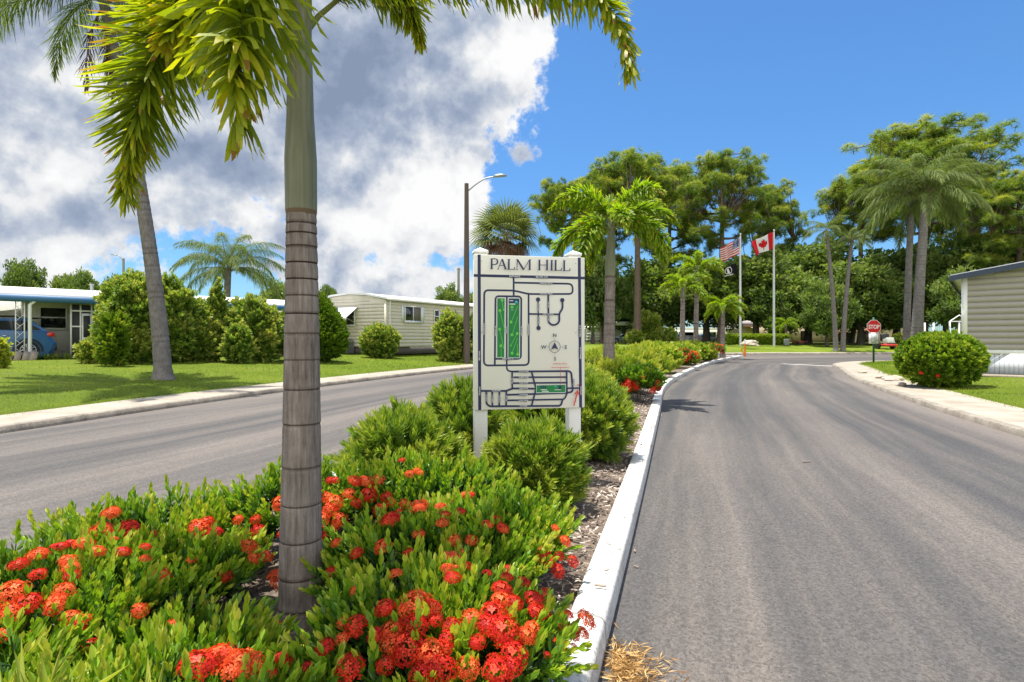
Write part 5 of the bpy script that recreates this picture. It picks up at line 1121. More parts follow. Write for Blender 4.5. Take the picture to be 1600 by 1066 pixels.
# ------------------------------------------------------------------ street lamps
P_POLE = worn('brown_lamp_pole', (.10, .075, .06), .75, .2, 3, .3, 30); P_POLEG = worn('grey_lamp_pole', (.27, .25, .23), .8, .2, 3, .2); P_LAMP = worn('lamp_head_grey', (.33, .35, .37), .4, .08, 4, .05, metal=.4)
def lamp(label, base, h, arm, r0, r1, m, rz=0):
    t = thing('street_lamp', label, 'street lamp', base, rz); b = MB(); b.tube([(0, 0, -.1), (0, 0, h)], [r0, r1], 14); b.build('pole', m, t, smooth=True)
    b = MB(); a = np.linspace(0, 1, 10); b.tube([(arm * .92 * q, 0, h - .45 + .8 * math.sin(q * math.pi / 2)) for q in a], np.interp(a, [0, 1], [.045, .032]), 8); b.build('arm', P_LAMP, t, smooth=True)
    b = MB(); hd = [(.0, .07, .07), (.15, .14, .10), (.5, .16, .10), (.72, .10, .05)]; V = []
    for x, w, th in hd: V += [(arm * .9 + x, -w, h + .33 + x * .1), (arm * .9 + x, w, h + .33 + x * .1), (arm * .9 + x, w * .8, h + .33 + th + x * .1), (arm * .9 + x, -w * .8, h + .33 + th + x * .1)]
    b.add(V, [[4 * k + j, 4 * k + (j + 1) % 4, 4 * k + 4 + (j + 1) % 4, 4 * k + 4 + j] for k in range(3) for j in range(4)] + [[3, 2, 1, 0], [12, 13, 14, 15]]); b.build('lamp_head', P_LAMP, t)
    b = MB(); b.tube([(arm * .9 + .25, 0, h + .45), (arm * .9 + .25, 0, h + .54)], .04, 8); b.build('photocell', P_LAMP, t)
lamp('tall brown street lamp pole left of the map sign with its head reaching right', at(729, 30), PZ(287, 30) - gz(PX(729, 30), 30), 1.55, .185, .11, P_POLE)
lamp('distant street lamp over the white house with its head pointing left', (PX(193, 62), 62, .7), PZ(404, 62) - .7, .7, .16, .11, P_POLEG, math.pi)
t = thing('utility_pole', 'thin far grey pole just left of the tall brown lamp pole', 'pole', (PX(716.5, 75), 75, .7)); b = MB(); b.tube([(0, 0, -.1), (0, 0, PZ(419, 75) - .7)], [.22, .16], 10); b.build('shaft', P_POLEG, t)
for o in list(t.children): pass
b = MB(); b.box((0, 0, PZ(421, 75) - .7), (.5, .1, .1)); b.build('crossarm', P_POLEG, t)

# ------------------------------------------------------------------ flagpoles and flags
DF = 60
P_FP = worn('flagpole_aluminium', (.55, .56, .57), .35, .06, 3, .05, metal=.5)
for px, top, lab in ((1157, 368, 'aluminium flagpole carrying two flags, left of the pair'), (1209.5, 362, 'aluminium flagpole carrying the red and white maple leaf flag')):
    x = PX(px, DF); t = thing('flagpole', lab, 'flagpole', (x, DF, .70), 0, 'pair of flagpoles behind the junction'); h = PZ(top, DF) - .7; b = MB(); b.tube([(0, 0, -.1), (0, 0, h)], [.13, .075], 12); b.build('pole', P_FP, t, smooth=True)
    b = MB(); b.tube([(0, 0, h), (0, 0, h + .08), (0, 0, h + .16), (0, 0, h + .24)], [.03, .12, .12, .02], 10); b.build('finial', P_CHROME, t); b = MB(); b.tube([(-.13, 0, 1), (-.11, 0, h - .1)], .012, 4); b.build('halyard', P_WHITE, t)
def cloth(name, c): return leafmat(name, [(0, tuple(q * .92 for q in c)), (1, c)], .35, .7, .15, (1, 1, 1))
C_RED, C_WHT, C_BLU, C_BLK = cloth('flag_red', (.62, .02, .03)), cloth('flag_white', (.78, .78, .78)), cloth('flag_blue', (.03, .05, .22)), cloth('flag_black', (.012, .012, .014))
def flag(name, label, TL, BL, TR, BR, nu, nv, color_fn, mats, waves=2.2, amp=.16):
    """TL,BL hoist corners; TR,BR fly corners given as photo points at the pole's distance"""
    c = [np.array(P(*q, DF)) for q in (TL, BL, TR, BR)]; u, v = np.meshgrid(np.linspace(0, 1, nu + 1), np.linspace(0, 1, nv + 1), indexing='ij')
    V = ((1 - u)[..., None] * ((1 - v)[..., None] * c[0] + v[..., None] * c[1]) + u[..., None] * ((1 - v)[..., None] * c[2] + v[..., None] * c[3]))
    ph = waves * 2 * np.pi * u + 1.5 * v; V[..., 1] += amp * np.sin(ph) * u ** .6 * 1.8; V[..., 2] += .06 * np.sin(ph * .9 + 1) * u; org = c[0].copy(); V = V - org
    i, j = np.meshgrid(np.arange(nu), np.arange(nv), indexing='ij'); fa = np.stack([i * (nv + 1) + j, i * (nv + 1) + j + 1, (i + 1) * (nv + 1) + j + 1, (i + 1) * (nv + 1) + j], -1).reshape(-1, 4)
    mi = np.array([color_fn((a + .5) / nu, (e + .5) / nv) for a, e in zip(i.ravel(), j.ravel())]); b = MB(); Vf = V.reshape(-1, 3)
    for k in range(len(mats)):
        if (mi == k).any(): b.add(Vf, fa[mi == k], .7, k)
    o = b.build(name, mats, loc=tuple(org), smooth=True); s_ = o.modifiers.new('solid', 'SOLIDIFY'); s_.thickness = .006; tag(o, label, 'flag'); return o
def us(u, v):
    if u < .40 and v < 7 / 13: return 1 if (int(u / .40 * 11) % 2 == 1 and int(v * 13 / 7 * 9) % 2 == 1) else 2
    return 0 if int(v * 13) % 2 == 0 else 1
flag('flag', 'stars and stripes flag streaming left from the left flagpole', (1156, 370), (1155, 397), (1127, 388), (1127, 410), 33, 39, us, [C_RED, C_WHT, C_BLU])
ML = [(0, -1), (.2, -.62), (.42, -.72), (.34, -.28), (.6, -.5), (.66, -.36), (.98, -.38), (.86, -.08), (1.0, .02), (.5, .38), (.56, .56), (.06, .5), (.05, .95)]
ML = ML + [(-x, y) for x, y in ML[::-1]]
def inpoly(x, y, p):
    c = False; k = len(p) - 1
    for i in range(len(p)):
        if (p[i][1] > y) != (p[k][1] > y) and x < (p[k][0] - p[i][0]) * (y - p[i][1]) / (p[k][1] - p[i][1] + 1e-12) + p[i][0]: c = not c
        k = i
    return c
def ca(u, v): return 0 if (u < .25 or u > .75 or inpoly((u - .5) / .19, (v - .5) / .38, ML)) else 1
flag('flag', 'red and white maple leaf flag streaming left from the right flagpole', (1209, 362), (1208, 389), (1173, 379), (1180, 399), 64, 40, ca, [C_RED, C_WHT], 1.6, .14)
def pw(u, v):
    x, y = (u - .5) / .20, (v - .47) / .36; r2 = math.hypot(x, y)
    return 1 if (.80 < r2 < 1) or (r2 < .7 and -.1 < x + .25 * y < .45 and y > -.6) or abs(v - .93) < .035 and .25 < u < .75 else 0
flag('flag', 'black flag with a white round emblem below the striped one', (1150, 411), (1152, 427), (1125, 420), (1126, 436), 40, 26, pw, [C_BLK, C_WHT], 1.5, .12)

# ------------------------------------------------------------------ clipped hedge, rock, marker, stop sign, cart
b = MB(); x0, x1 = PX(1134, 63), PX(1228, 63)
t = thing('clipped_hedge', 'long low clipped hedge behind the flagpoles', 'hedge', ((x0 + x1) / 2, 63, .68)); n = 2600; hw = (x1 - x0) / 2
p = np.stack([rng.uniform(-hw, hw, n), rng.uniform(-.5, .5, n), rng.uniform(.05, .98, n)], -1); m = rng.random(n); p[m < .45, 1] = -.5 + rng.normal(0, .05, (m < .45).sum()); p[m > .6, 2] = .98 + rng.normal(0, .04, (m > .6).sum())
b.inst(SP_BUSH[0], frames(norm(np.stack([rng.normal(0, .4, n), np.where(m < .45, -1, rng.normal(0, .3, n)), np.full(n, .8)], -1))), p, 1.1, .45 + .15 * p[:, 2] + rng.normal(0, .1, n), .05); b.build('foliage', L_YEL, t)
for nm, lab, px, d, wpx, top in (('broad_leaf_plant', 'plant with long banana-like green leaves right of the tall pine trunk', 1012, 74, 30, 488), ('leafy_shrub', 'yellowish shrub below the tall pine trunk', 992, 70, 30, 517), ('leafy_shrub', 'pale flowering shrub between pine trunks by the cars', 1040, 74, 44, 512), ('leafy_shrub', 'low green shrub beside the tan building door', 1322, 86, 18, 523), ('leafy_shrub', 'yellow-green low shrub at the right end of the far lawn', 1410, 62, 30, 527)):
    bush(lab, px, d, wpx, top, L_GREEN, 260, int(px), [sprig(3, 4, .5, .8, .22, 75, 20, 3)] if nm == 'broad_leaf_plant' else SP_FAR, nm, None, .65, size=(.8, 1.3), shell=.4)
def rock(name, label, loc, s_, seed, m=P_ROCK, cat='rock', group=None):
    r = np.random.default_rng(seed); me = bpy.data.meshes.new(name); import bmesh; bm = bmesh.new(); bmesh.ops.create_icosphere(bm, subdivisions=3, radius=1)
    for v in bm.verts:
        d = np.array(v.co); k = float(lump(d[None], seed, .22, 2.2)[0]) + float(lump(d[None], seed + 1, .08, 6)[0]) - 1; v.co = Vector(d * k) * 1.0; v.co.x *= s_[0]; v.co.y *= s_[1]; v.co.z = max(v.co.z, -.35) * s_[2]
    bm.to_mesh(me); bm.free(); me.materials.append(m); o = bpy.data.objects.new(name, me); COL.objects.link(o); o.location = loc; return tag(o, label, cat, group)
rock('boulder', 'tan boulder on the grass in front of the clipped hedge', (PX(1171, 57), 57, .82), (.9, .6, .42), 3)
for i, (px, py, s_, lab) in enumerate([(1347, 582, .17, 'farthest small pale stone on the pavement edge by the corner'), (1374, 590, .16, 'second small pale stone along the right pavement edge'), (1397, 594, .28, 'largest whitish stone at the pavement edge before the round bush'), (1383, 592, .12, 'tiny stone just left of the largest whitish one'), (1409, 602, .16, 'brownish stone nearest the shadow of the round bush')]):
    d = F * (H - .14) / (py - CY); rock('stone', lab, (PX(px, d), d, .15), (s_, s_ * .7, s_ * .45), 20 + i, group='stones along the pavement edge')
x, y = PX(1164, 44.2), 44.2
t = thing('marker_post', 'slim marker post, white above and orange below, at the median tip', 'marker post', (x, y, .1)); b = MB(); b.tube([(0, 0, -.05), (0, 0, .95)], .07, 10); b.build('orange_sleeve', P_ORANGE, t); b = MB(); b.tube([(0, 0, .95), (0, 0, 1.3)], .055, 10); b.build('post', P_WHITE, t); b = MB(); b.tube([(0, 0, 0), (-.32, 0, .55)], .04, 6); b.build('brace', P_ORANGE, t)
b = MB(); b.box((0, 0, .35), (.5, .3, .7)); o = b.build('utility_box', P_GREYAC); o.location = (PX(1229, 61), 61, .68); bevel(o, .04); tag(o, 'small grey utility box at the right end of the clipped hedge', 'utility box')
# riding mower / utility cart behind the stop sign
x, y = PX(1384, 57.5), 57.5
t = thing('utility_cart', 'red and black riding mower parked on the grass behind the stop sign', 'mower', (x, y, gz(x, y)))
b = MB(); b.box((0, 0, .38), (1.25, 1.9, .22)); bevel(b.build('deck', P_RED, t), .08); b = MB(); b.box((0, -.45, .78), (.72, .7, .58), tilt=rot('X', -.35)); bevel(b.build('ramp_panel', worn('light_grey_panel', (.45, .47, .42), .6, .1), t), .03)
b = MB(); b.box((0, .2, 1.15), (.78, .35, .75)); bevel(b.build('seat', P_BLACK, t), .1); b = MB(); b.tube([(-.4, .5, .4), (-.4, .5, 1.65), (.4, .5, 1.65), (.4, .5, .4)], .035, 8); b.build('roll_bar', P_BLACK, t)
for wx in (-.78, .78): b = MB(); b.tube([(wx - .14, .1, .38), (wx + .14, .1, .38)], .38, 18); wh = b.build('wheel', P_TYRE, t); bevel(wh, .04); b = MB(); b.tube([(wx - .15, .1, .38), (wx + .15, .1, .38)], .17, 12); b.build('rim', P_CHROME, wh)
x, y = PX(1250, 66), 66
t = thing('garden_cart', 'low red wheeled garden cart beside the small bright palm', 'cart', (x, y, .7)); b = MB(); b.box((0, 0, .3), (1.5, .8, .3)); bevel(b.build('tray', worn('dull_red_paint', (.22, .05, .04), .6, .2), t), .05); b = MB(); b.tube([(-.7, 0, .4), (-1.1, 0, .95)], .03, 6); b.build('handle', P_BLACK, t)
for wx in (-.5, .5): b = MB(); b.tube([(wx, -.42, .2), (wx, -.32, .2)], .2, 12); b.build('wheel', P_TYRE, t)

# ------------------------------------------------------------------ lettering helper
_tc = {}
def text_geo(s_, bold=0):
    key = (s_, bold)
    if key in _tc: return _tc[key]
    c = bpy.data.curves.new('txt', 'FONT'); c.body = s_; c.align_x = 'CENTER'; c.align_y = 'CENTER'; c.size = 1; c.offset = bold; c.resolution_u = 3
    o = bpy.data.objects.new('txt', c); COL.objects.link(o); dg = bpy.context.evaluated_depsgraph_get(); me = bpy.data.meshes.new_from_object(o.evaluated_get(dg)); me.calc_loop_triangles()
    v = np.array([q.co[:2] for q in me.vertices]); f = np.array([q.vertices[:] for q in me.loop_triangles]); bpy.data.objects.remove(o); bpy.data.curves.remove(c); bpy.data.meshes.remove(me)
    _tc[key] = (v, f); return v, f
class Plane:
    """drawing plane: origin, right, up, normal towards the reader; each stroke lies a hair above the last"""
    def __init__(s, o, r, u, n, step=.00012): s.o, s.r, s.u, s.n = map(np.array, (o, r, u, n)); s.k = 0; s.step = step
    def lift(s, xy): s.k += 1; xy = np.asarray(xy, float); return s.o + xy[:, :1] * s.r + xy[:, 1:2] * s.u + s.n * (.0006 + s.k * s.step)
    def poly(s, b, pts, mi=0):
        p = np.asarray(pts, float); a = sum(p[i][0] * p[(i + 1) % len(p)][1] - p[(i + 1) % len(p)][0] * p[i][1] for i in range(len(p)))
        if a < 0: p = p[::-1]
        b.add(s.lift(p), [list(range(len(p)))], .5, mi)
    def line(s, b, pts, w, mi=0, rnd=0.0):
        pts = [np.array(q, float) for q in pts]
        if rnd:
            out = [pts[0]]
            for i in range(1, len(pts) - 1):
                a, c, e = pts[i - 1], pts[i], pts[i + 1]; r_ = min(rnd, np.linalg.norm(a - c) * .49, np.linalg.norm(e - c) * .49); p = c + (a - c) / np.linalg.norm(a - c) * r_; q = c + (e - c) / np.linalg.norm(e - c) * r_
                out += [(1 - t) ** 2 * p + 2 * t * (1 - t) * c + t * t * q for t in np.linspace(0, 1, 7)]
            pts = out + [pts[-1]]
        p = np.array(pts); t = np.diff(p, axis=0); t /= np.linalg.norm(t, axis=1)[:, None] + 1e-12; n = np.stack([-t[:, 1], t[:, 0]], -1); nn = np.vstack([n[:1], (n[:-1] + n[1:]) / 2, n[-1:]]); nn /= np.maximum(.5, np.linalg.norm(nn, axis=1)[:, None]) ** 2
        A, B = p + nn * w / 2, p - nn * w / 2; V = s.lift(np.vstack([A, B])); k = len(p); b.add(V, [[i, i + k, i + 1 + k, i + 1] for i in range(k - 1)], .5, mi)
    def disc(s, b, c, r_, mi=0, n=20): s.poly(b, [(c[0] + r_ * math.cos(q), c[1] + r_ * math.sin(q)) for q in np.arange(n) / n * 2 * math.pi], mi)
    def ring(s, b, c, r_, w, mi=0, n=32): s.line(b, [(c[0] + r_ * math.cos(q), c[1] + r_ * math.sin(q)) for q in np.linspace(0, 2 * math.pi, n + 1)], w, mi)
    def text(s, b, st, c, size, mi=0, rz=0, bold=0, sx=1):
        v, f = text_geo(st, bold); v = v * [size * sx, size]; cr, sr = math.cos(rz), math.sin(rz); v = v @ np.array([[cr, sr], [-sr, cr]]) + np.array(c); b.add(s.lift(v), f, .5, mi)
# --- stop sign
ds = 31.0; x = PX(1365.5, ds); z0 = gz(x, ds); t = thing('stop_sign', 'red octagonal STOP sign over a white notice on a green post', 'traffic sign', (x, ds, z0))
P_SRED = mat('sign_red', (.58, .015, .02), .45); P_SWHT = mat('sign_white', (.80, .80, .80), .5); P_SGRN = worn('green_post', (.015, .10, .05), .6, .2); P_SBLU = mat('sign_blue_ink', (.03, .05, .20), .6)
zc = PZ(511, ds) - z0; Ro = .41
b = MB(); b.box((0, .03, (zc + .52) / 2 - .05), (.09, .04, zc + .62)); b.build('post', P_SGRN, t)
b = MB(); oc = [(Ro * math.cos(q), 0, zc + Ro * math.sin(q)) for q in (np.arange(8) + .5) * math.pi / 4]; b.poly(oc, (0, .006, 0)); pl = b.build('plate', P_SWHT, t)
b = MB(); pn = Plane((0, -.001, zc), (1, 0, 0), (0, 0, 1), (0, -1, 0), .001); pn.poly(b, [(.945 * Ro * math.cos(q), .945 * Ro * math.sin(q)) for q in (np.arange(8) + .5) * math.pi / 4], 0); pn.text(b, 'STOP', (0, -.005), .30, 1, bold=.02, sx=.84); b.build('lettering', [P_SRED, P_SWHT], pl)
zn = PZ(528.5, ds) - z0; b = MB(); b.box((-.02, -.004, zn), (.52, .008, .60)); nt = b.build('notice', P_SWHT, t); b = MB(); pn = Plane((-.02, -.009, zn), (1, 0, 0), (0, 0, 1), (0, -1, 0), .001)
for k, (s_, sz) in enumerate((('RESIDENTS', .10), ('PRIVATE', .11), ('ROADS', .11), ('NO THRU', .11), ('TRAFFIC', .10))): pn.text(b, s_, (0, .23 - k * .115), sz, 0, bold=.01, sx=.85)
b.build('lettering', [P_SBLU], nt)

# ------------------------------------------------------------------ map sign
A = np.array(P(740, 642, 5.42)); B_ = np.array(P(913, 636, 5.64)); r_ = B_ - A; r_[2] = 0; BW = np.linalg.norm(r_); r_ /= BW; nrm = np.array([r_[1], -r_[0], 0]); zb = PZ(640, 5.46); BH = PZ(398, 5.42) - zb
t = thing('map_sign', 'large cream community map sign on two white posts in the median', 'sign', (A[0], A[1], BED), math.atan2(r_[1], r_[0]))
zb -= BED; P_BOARD = worn('cream_board', (.74, .72, .64), .55, .05, 1.5, .05, 80); P_INK = mat('navy_ink', (.012, .022, .085), .5); P_GRN = mat('map_green', (.005, .20, .045), .5); P_LGR = mat('map_light_green', (.12, .55, .07), .5); P_RINK = mat('map_red_ink', (.62, .02, .02), .5); P_CYAN = mat('map_cyan', (.05, .45, .60), .5)
b = MB(); b.box((BW / 2, 0, zb + BH / 2), (BW, .022, BH)); board = b.build('board', P_BOARD, t); bevel(board, .003)
for px0 in (.012, BW - .155):
    b = MB(); b.box((px0 + .063, .078, (zb + BH + .02) / 2 - .1), (.125, .125, zb + BH + .02 + .2)); po = b.build('post', P_WHITE, t); bevel(po, .006)
    b = MB(); c = (px0 + .063, .078, zb + BH + .0205); s_ = .07
    b.box((c[0], c[1], c[2] + .012), (.14, .14, .022)); b.add([(c[0] - s_, c[1] - s_, c[2] + .024), (c[0] + s_, c[1] - s_, c[2] + .024), (c[0] + s_, c[1] + s_, c[2] + .024), (c[0] - s_, c[1] + s_, c[2] + .024), (c[0], c[1], c[2] + .062)], [[0, 1, 4, 4][:3], [1, 2, 4], [2, 3, 4], [3, 0, 4]]); b.build('cap', P_WHITE, po)
    b = MB()
    for zz in (zb + .06, zb + BH * .5, zb + BH - .06): b.tube([(px0 + .063, -.011, zz), (px0 + .063, -.014, zz)], .006, 8)
    b.build('screw', P_METAL, t)
pn = Plane((0, -.0112, zb), (1, 0, 0), (0, 0, 1), (0, -1, 0)); mp = MB(); RD, GN, LG, WH, RE, CY_ = 0, 1, 2, 3, 4, 5
# drawing coordinates measured on the board, corners below
TLc, TRc, BRc, BLc = np.array([67, 72.]), np.array([733, 84.]), np.array([737, 972.]), np.array([78, 1000.])
def q(x, y):
    u, v = .5, .5
    for _ in range(12):
        top = TLc + (TRc - TLc) * u; bot = BLc + (BRc - BLc) * u; v = (y - top[1]) / (bot[1] - top[1]); l = TLc + (BLc - TLc) * v; rr = TRc + (BRc - TRc) * v; u = (x - l[0]) / (rr[0] - l[0])
    return (u * BW, (1 - v) * BH)
def Q(*pts): return [q(*p_) for p_ in pts]
sc_ = BW / 666
def road(pts, w=9, rnd=0): pn.line(mp, Q(*pts), w * 1.2 * sc_, RD, rnd * sc_)
road([(98, 73), (112, 999)], 15); road([(699, 84), (712, 973)], 15); road([(68, 197), (734, 205)], 13)
road([(301, 200), (303, 318)], 9); road([(303, 237), (657, 240), (661, 300), (392, 304), (303, 284), (130, 284), (133, 733), (396, 726), (391, 304)], 9, 26)
pn.k += 1
for a in ([(196, 730), (196, 319), (348, 319), (349, 690), (200, 692)],): road(a, 9, 22)
road([(262, 319), (266, 765), (330, 766)], 8, 26)
pn.poly(mp, Q((203, 328), (253, 328), (253, 686), (206, 686)), WH); pn.poly(mp, Q((270, 328), (340, 328), (342, 686), (271, 686)), WH)
pn.poly(mp, Q((206, 331), (250, 331), (251, 683), (209, 683)), GN); pn.poly(mp, Q((273, 331), (337, 331), (339, 683), (274, 683)), GN)
for a, c in (((234, 345), (244, 400)), ((222, 405), (250, 512)), ((222, 516), (247, 625)), ((230, 600), (233, 680)), ((328, 375), (290, 470)), ((328, 440), (294, 550)), ((325, 540), (288, 612)), ((328, 565), (296, 655)), ((326, 600), (329, 660))):
    pn.line(mp, Q(a, c), 3 * sc_, LG); pn.disc(mp, q(*c), 5 * sc_, LG, 10)
for c in ((222, 405), (222, 516), (288, 472), (294, 548), (325, 540), (296, 657), (329, 663), (234, 343), (230, 614), (293, 383)): pn.disc(mp, q(*c), 9 * sc_, LG, 12)
pn.poly(mp, Q((276, 334), (334, 334), (334, 352), (276, 360)), RD); pn.text(mp, 'CLUB', q(293, 400), .011, WH); pn.line(mp, Q((278, 345), (300, 345)), 4 * sc_, WH); pn.line(mp, Q((278, 365), (312, 365)), 5 * sc_, WH); pn.disc(mp, q(318, 352), 8 * sc_, CY_, 8)
road([(397, 422), (575, 422)], 8); road([(448, 338), (451, 505)], 6); road([(509, 305), (512, 475), (545, 490), (578, 470), (577, 415), (598, 388), (595, 338)], 9, 22)
for c, r0 in (((448, 336), 13), ((595, 338), 13), ((452, 505), 13)): pn.disc(mp, q(*c), r0 * sc_, RD)
# lower streets
road([(300, 766), (652, 758), (664, 880), (625, 888), (270, 905)], 9, 22); road([(305, 800), (625, 794)], 8); road([(303, 835), (622, 827)], 8); road([(118, 884), (262, 882), (303, 866), (440, 866)], 9, 8)
road([(270, 938), (612, 926), (628, 890), (625, 860), (712, 858)], 8, 16); road([(148, 886), (150, 960), (168, 975), (590, 965), (600, 930)], 9, 16)
for a in ([(297, 768), (299, 868)], [(182, 886), (184, 972)], [(224, 886), (224, 972)], [(264, 884), (264, 970)], [(412, 764), (440, 866), (414, 968)], [(624, 762), (626, 890)]): road(a, 8)
pn.poly(mp, Q((441, 843), (618, 836), (618, 887), (440, 892)), WH); pn.poly(mp, Q((443, 846), (616, 839), (616, 884), (442, 889)), GN)
for x in (470, 482, 494): pn.poly(mp, Q((x - 4, 846), (x + 4, 846), (x + 4, 864), (x - 4, 864)), RD)
pn.disc(mp, q(556, 850), 5 * sc_, CY_, 8); pn.poly(mp, Q((575, 846), (592, 846), (592, 868), (575, 868)), RD); pn.line(mp, Q((468, 872), (505, 871)), 4 * sc_, WH); pn.line(mp, Q((475, 881), (515, 880)), 4 * sc_, WH); pn.line(mp, Q((550, 871), (590, 869)), 3 * sc_, WH)
# street names in white on the roads
P_NM = 11 * sc_
def name_at(st, x, y, rz=0, size=10, col=WH):
    L = len(st) * size * .52; 
    a, c = ((x - L / 2, y), (x + L / 2, y)) if not rz else ((x, y - L / 2), (x, y + L / 2))
    pn.line(mp, Q(a, c), (size + 1) * sc_, RD); pn.text(mp, st, q(x, y), size * 1.25 * sc_, col, rz, .01, .85)
name_at('ENTRANCE', 307, 200, 0, 12); name_at('8th AVE. S.W.', 470, 202, 0, 12); name_at('PARADISE CIRCLE', 495, 239, 0, 9); name_at('PARADISE CIRCLE', 495, 302, 0, 9); name_at('LAZY PALM DR.', 510, 422, 0, 9)
V9 = math.pi / 2
for st, x, y in (('WEST ROAD', 106, 675), ('PARADISE BLVD', 130, 515), ('FAIRWAY DR.', 197, 525), ('PALM DR.', 263, 520), ('FAIRWAY DR.', 349, 525), ('PARADISE BLVD', 391, 515), ('CIRCLE W.', 449, 380), ('CIRCLE W.', 451, 460), ('CIRCLE E.', 510, 365), ('CIRCLE E.', 512, 445), ('HILL RD.', 297, 820), ('PALM LN.', 149, 925), ('SAND LN.', 183, 930), ('COVE LN.', 224, 930), ('BAY LN.', 264, 925), ('RIDGE RD.', 665, 825), ('ENTRANCE', 110, 884), ('ENTRANCE', 711, 872), ('SEMINOLE BLVD', 707, 650), ('SEMINOLE BLVD', 704, 520)): name_at(st, x, y, V9, 9)
for st, y in (('ROYAL PALM', 765), ('QUEEN PALM', 799), ('KING PALM', 833), ('SABLE PALM', 867), ('DATE PALM', 903), ('COCO PALM', 937), ('FAN PALM', 969)): name_at(st, 364, y, 0, 9)
name_at('PALM DRIVE', 205, 882, 0, 9); name_at('GREEN WAY N.', 270, 691, 0, 9)
# compass
c = q(548, 615); pn.ring(mp, c, 34 * sc_, 2.6 * sc_, RD); pn.line(mp, Q((500, 616), (514, 616)), 1.5 * sc_, RD); pn.line(mp, Q((582, 616), (600, 616)), 1.5 * sc_, RD); pn.line(mp, Q((548, 566), (548, 582)), 1.5 * sc_, RD); pn.line(mp, Q((550, 650), (550, 664)), 1.5 * sc_, RD)
pn.poly(mp, Q((548, 588), (571, 633), (549, 622))); pn.poly(mp, Q((548, 588), (549, 622), (526, 633)))
for st, x, y in (('N', 548, 548), ('S', 551, 687), ('W', 482, 619), ('E', 616, 617)): pn.text(mp, st, q(x, y), 30 * sc_, RD, 0, .015)
# red marks
pn.line(mp, Q((528, 738), (638, 735)), 2.5 * sc_, RE); pn.line(mp, Q((584, 736), (586, 842)), 2.2 * sc_, RE); pn.text(mp, 'BUSINESS OFFICE', q(582, 715), 11 * sc_, RE, 0, .008); pn.text(mp, 'X', q(692, 841), 18 * sc_, RE, 0, .03)
pn.line(mp, Q((667, 962), (688, 882)), 7 * sc_, RE); pn.line(mp, Q((672, 893), (689, 872), (697, 900)), 6 * sc_, RE)
mp.build('map_print', [P_INK, P_GRN, P_LGR, P_SWHT, P_RINK, P_CYAN], board)
# title in roman capitals: thick and thin strokes with small serifs
tb = MB()
def cap(ch, x0, w, y0=161., y1=99.):
    """strokes in drawing units"""
    T, t_ = 8.5, 3.2; L = []
    def st(x, a=y0, e=y1, ww=T): L.append(([(x, a), (x, e)], ww))
    def serif(x, y, l=9): L.append(([(x - l, y), (x + l, y)], 2.2))
    if ch == 'P':
        st(x0 + 10); serif(x0 + 10, y0); serif(x0 + 8, y1, 7); ym = (y0 + y1) / 2 + 4; cx = x0 + w - 15; ry = (ym - y1) / 2
        arc = [(cx + 15 * math.cos(a), (y1 + ym) / 2 - ry * math.sin(a)) for a in np.linspace(math.pi / 2, -math.pi / 2, 14)]; L.append(([(x0 + 10, y1)] + arc + [(x0 + 12, ym)], t_ + 1.2)); L.append((arc[3:11], T * .85))
    elif ch == 'A':
        L.append(([(x0 + 5, y0), (x0 + w / 2, y1)], t_)); L.append(([(x0 + w / 2, y1), (x0 + w - 6, y0)], T)); L.append(([(x0 + 13, y0 - 22), (x0 + w - 14, y0 - 22)], t_)); serif(x0 + 5, y0, 7); serif(x0 + w - 6, y0, 9)
    elif ch == 'L':
        st(x0 + 10); serif(x0 + 10, y1); L.append(([(x0 + 2, y0), (x0 + w - 2, y0)], t_)); L.append(([(x0 + w - 2, y0 + 1), (x0 + w, y0 - 14)], t_ + 1))
    elif ch == 'M':
        L.append(([(x0 + 10, y0), (x0 + 12, y1)], t_)); L.append(([(x0 + 12, y1), (x0 + w / 2 + 1, y0)], T)); L.append(([(x0 + w / 2 + 1, y0), (x0 + w - 14, y1)], t_)); st(x0 + w - 12); serif(x0 + 10, y0, 8); serif(x0 + w - 12, y0, 9); serif(x0 + 8, y1, 6); serif(x0 + w - 9, y1, 7)
    elif ch == 'H':
        st(x0 + 11); st(x0 + w - 11); L.append(([(x0 + 11, (y0 + y1) / 2), (x0 + w - 11, (y0 + y1) / 2)], t_)); [serif(xx, yy) for xx in (x0 + 11, x0 + w - 11) for yy in (y0, y1)]
    elif ch == 'I': st(x0 + w / 2); serif(x0 + w / 2, y0); serif(x0 + w / 2, y1)
    for pts, ww in L: pn.line(tb, Q(*pts), ww * sc_ * 1.2, 0)
for ch, x0, w, dy in (('P', 160, 44, 0), ('A', 202, 56, 1), ('L', 260, 44, 2), ('M', 308, 98, 3), ('H', 441, 68, 4), ('I', 514, 24, 5), ('L', 540, 46, 5), ('L', 592, 46, 6)): cap(ch, x0, w, 158. + dy, 98. + dy)
tb.build('title_lettering', P_INK, board)

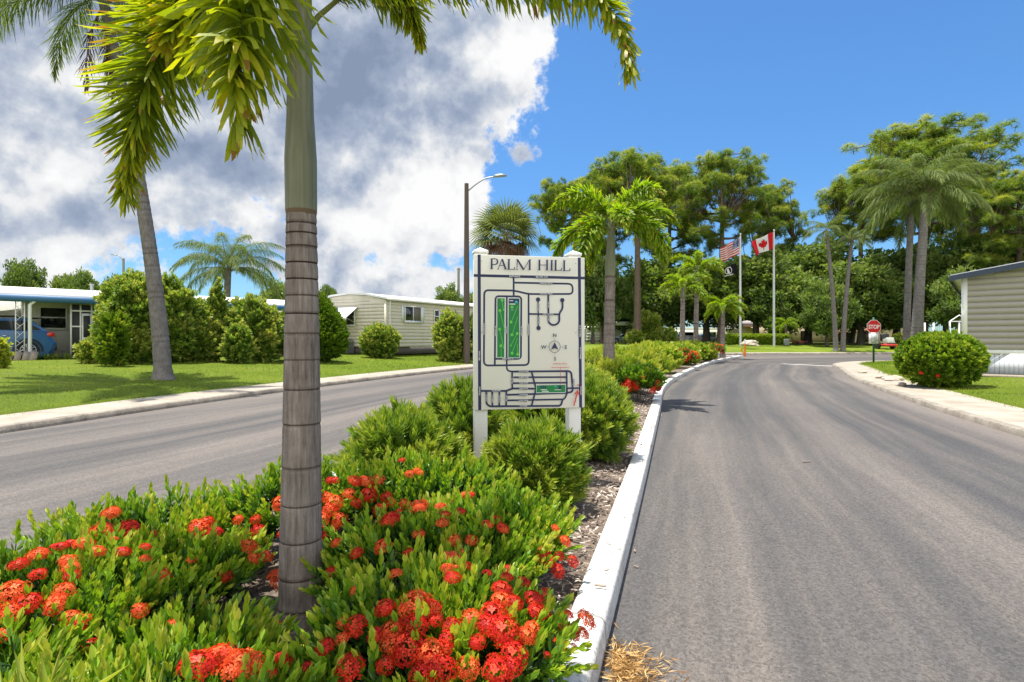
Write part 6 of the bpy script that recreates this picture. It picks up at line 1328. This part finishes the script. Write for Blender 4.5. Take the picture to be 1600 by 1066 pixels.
# ------------------------------------------------------------------ small things
# dry grass tuft by the kerb
n = 900; b = MB(); V = []; r = np.random.default_rng(9); px0, py0 = PX(955, 2.62), 2.62
pos = np.stack([.44 + np.abs(r.normal(0, .10, n)), 2.56 + r.normal(0, .10, n), r.uniform(.003, .012, n)], -1); pos[:, 0] = np.maximum(pos[:, 0], .42 + .3 * (pos[:, 1] - 2.5)); u = norm(np.stack([r.normal(.4, .8, n), r.normal(0, .7, n), r.uniform(.0, .22, n)], -1))
tv = np.array([[-.0014, 0, 0], [.0014, 0, 0], [.001, .006, .035], [0, 0, .07]]); b.inst((tv, np.array([[0, 1, 2, 3]]), np.array([0.])), frames(u), pos, r.uniform(.5, 1.1, n), r.uniform(0, 1, n))
tag(b.build('dry_grass', leafmat('dry_grass_blade', [(0, (.22, .10, .03)), (.5, (.50, .30, .11)), (1, (.72, .52, .25))], .2, .8, .1, (1, 1, 1))), 'tuft of dead orange-brown grass against the white kerb', 'dead grass', kind='stuff')
# fallen bark piece and leaves on kerb and road
for i, (px, py, l, z, lab) in enumerate([(938, 917, .032, .155, 'largest bark piece lying on the white kerb'), (948, 893, .018, .155, 'small dark bark crumb on the white kerb beyond the largest piece'), (992, 862, .02, .004, 'tiny dark dead leaf on the asphalt by the kerb'), (994, 887, .018, .004, 'tiny tan dead leaf on the asphalt below the dark one'), (1260, 722, .05, .004, 'lone orange dead leaf out on the right lane')]):
    d = F * (H - z) / (py - CY); b = MB(); b.box((0, 0, .006), (l * 2, l * .5, .008), tilt=rot('X', .15)); o = b.build('bark_piece' if z > .1 else 'dead_leaf', MAT['mulch_chip']); o.location = (PX(px, d), d, z + .001); o.rotation_euler = (0, 0, i * .9 - .3); bevel(o, .002); tag(o, lab, 'debris')
# around the white house: red post, dark urn, border boards, low border plants
def lp(u, n_, z=0): p = np.array([-19.4, 21.6]) + UL * u + np.array([-.733, .68]) * n_; return (p[0], p[1], .62 + z)
b = MB(); b.box((0, 0, .3), (.10, .10, .62)); b.box((.0, 0, .62), (.34, .14, .05)); o = b.build('red_stand', P_RED); o.location = lp(2.75, -.9); o.rotation_euler = (0, 0, rzL); tag(o, 'small red stand at the entry of the white house', 'stand')
t = thing('dark_urn', 'dark urn ornament on the step under the jalousie window', 'ornament', lp(2.7, .6)); b = MB(); zz = np.linspace(0, .62, 12); b.tube([(0, 0, q_) for q_ in zz], [.13, .10, .05, .07, .13, .15, .13, .07, .06, .09, .07, .02], 12); b.build('vase', P_BLACK, t, smooth=True)
b = MB()
for k in range(5): b.box((k * .24, 0, .18), (.20, .03, .42), tilt=rot('X', -.6) @ rot('Y', .25))
o = b.build('leaning_boards', MAT['weathered_board']); o.location = lp(-.05, -.5); o.rotation_euler = (0, 0, rzL); tag(o, 'weathered short boards leaning at the carport edge by the car wheel', 'boards')
for k in range(9):
    t = thing('border_plant', 'low striped grassy plant in the border row by the carport post', 'plant', lp(1.0 + k * .32, -.15 - .1 * (k % 2)), 0, 'border plants by the carport'); b = MB(); lv, lf = leaf_tmpl(.32, .035, .3, .3); n = 26
    b.inst((lv, lf, np.array([0., .1])), frames(norm(np.stack([rng.normal(0, .6, n), rng.normal(0, .6, n), np.ones(n)], -1))), np.zeros((n, 3)), rng.uniform(.6, 1.1, n), rng.uniform(.3, .9, n), .1); b.build('foliage', L_GREEN, t)
for o in list(bpy.data.objects):
    if o.name.startswith('border_plant'): pass
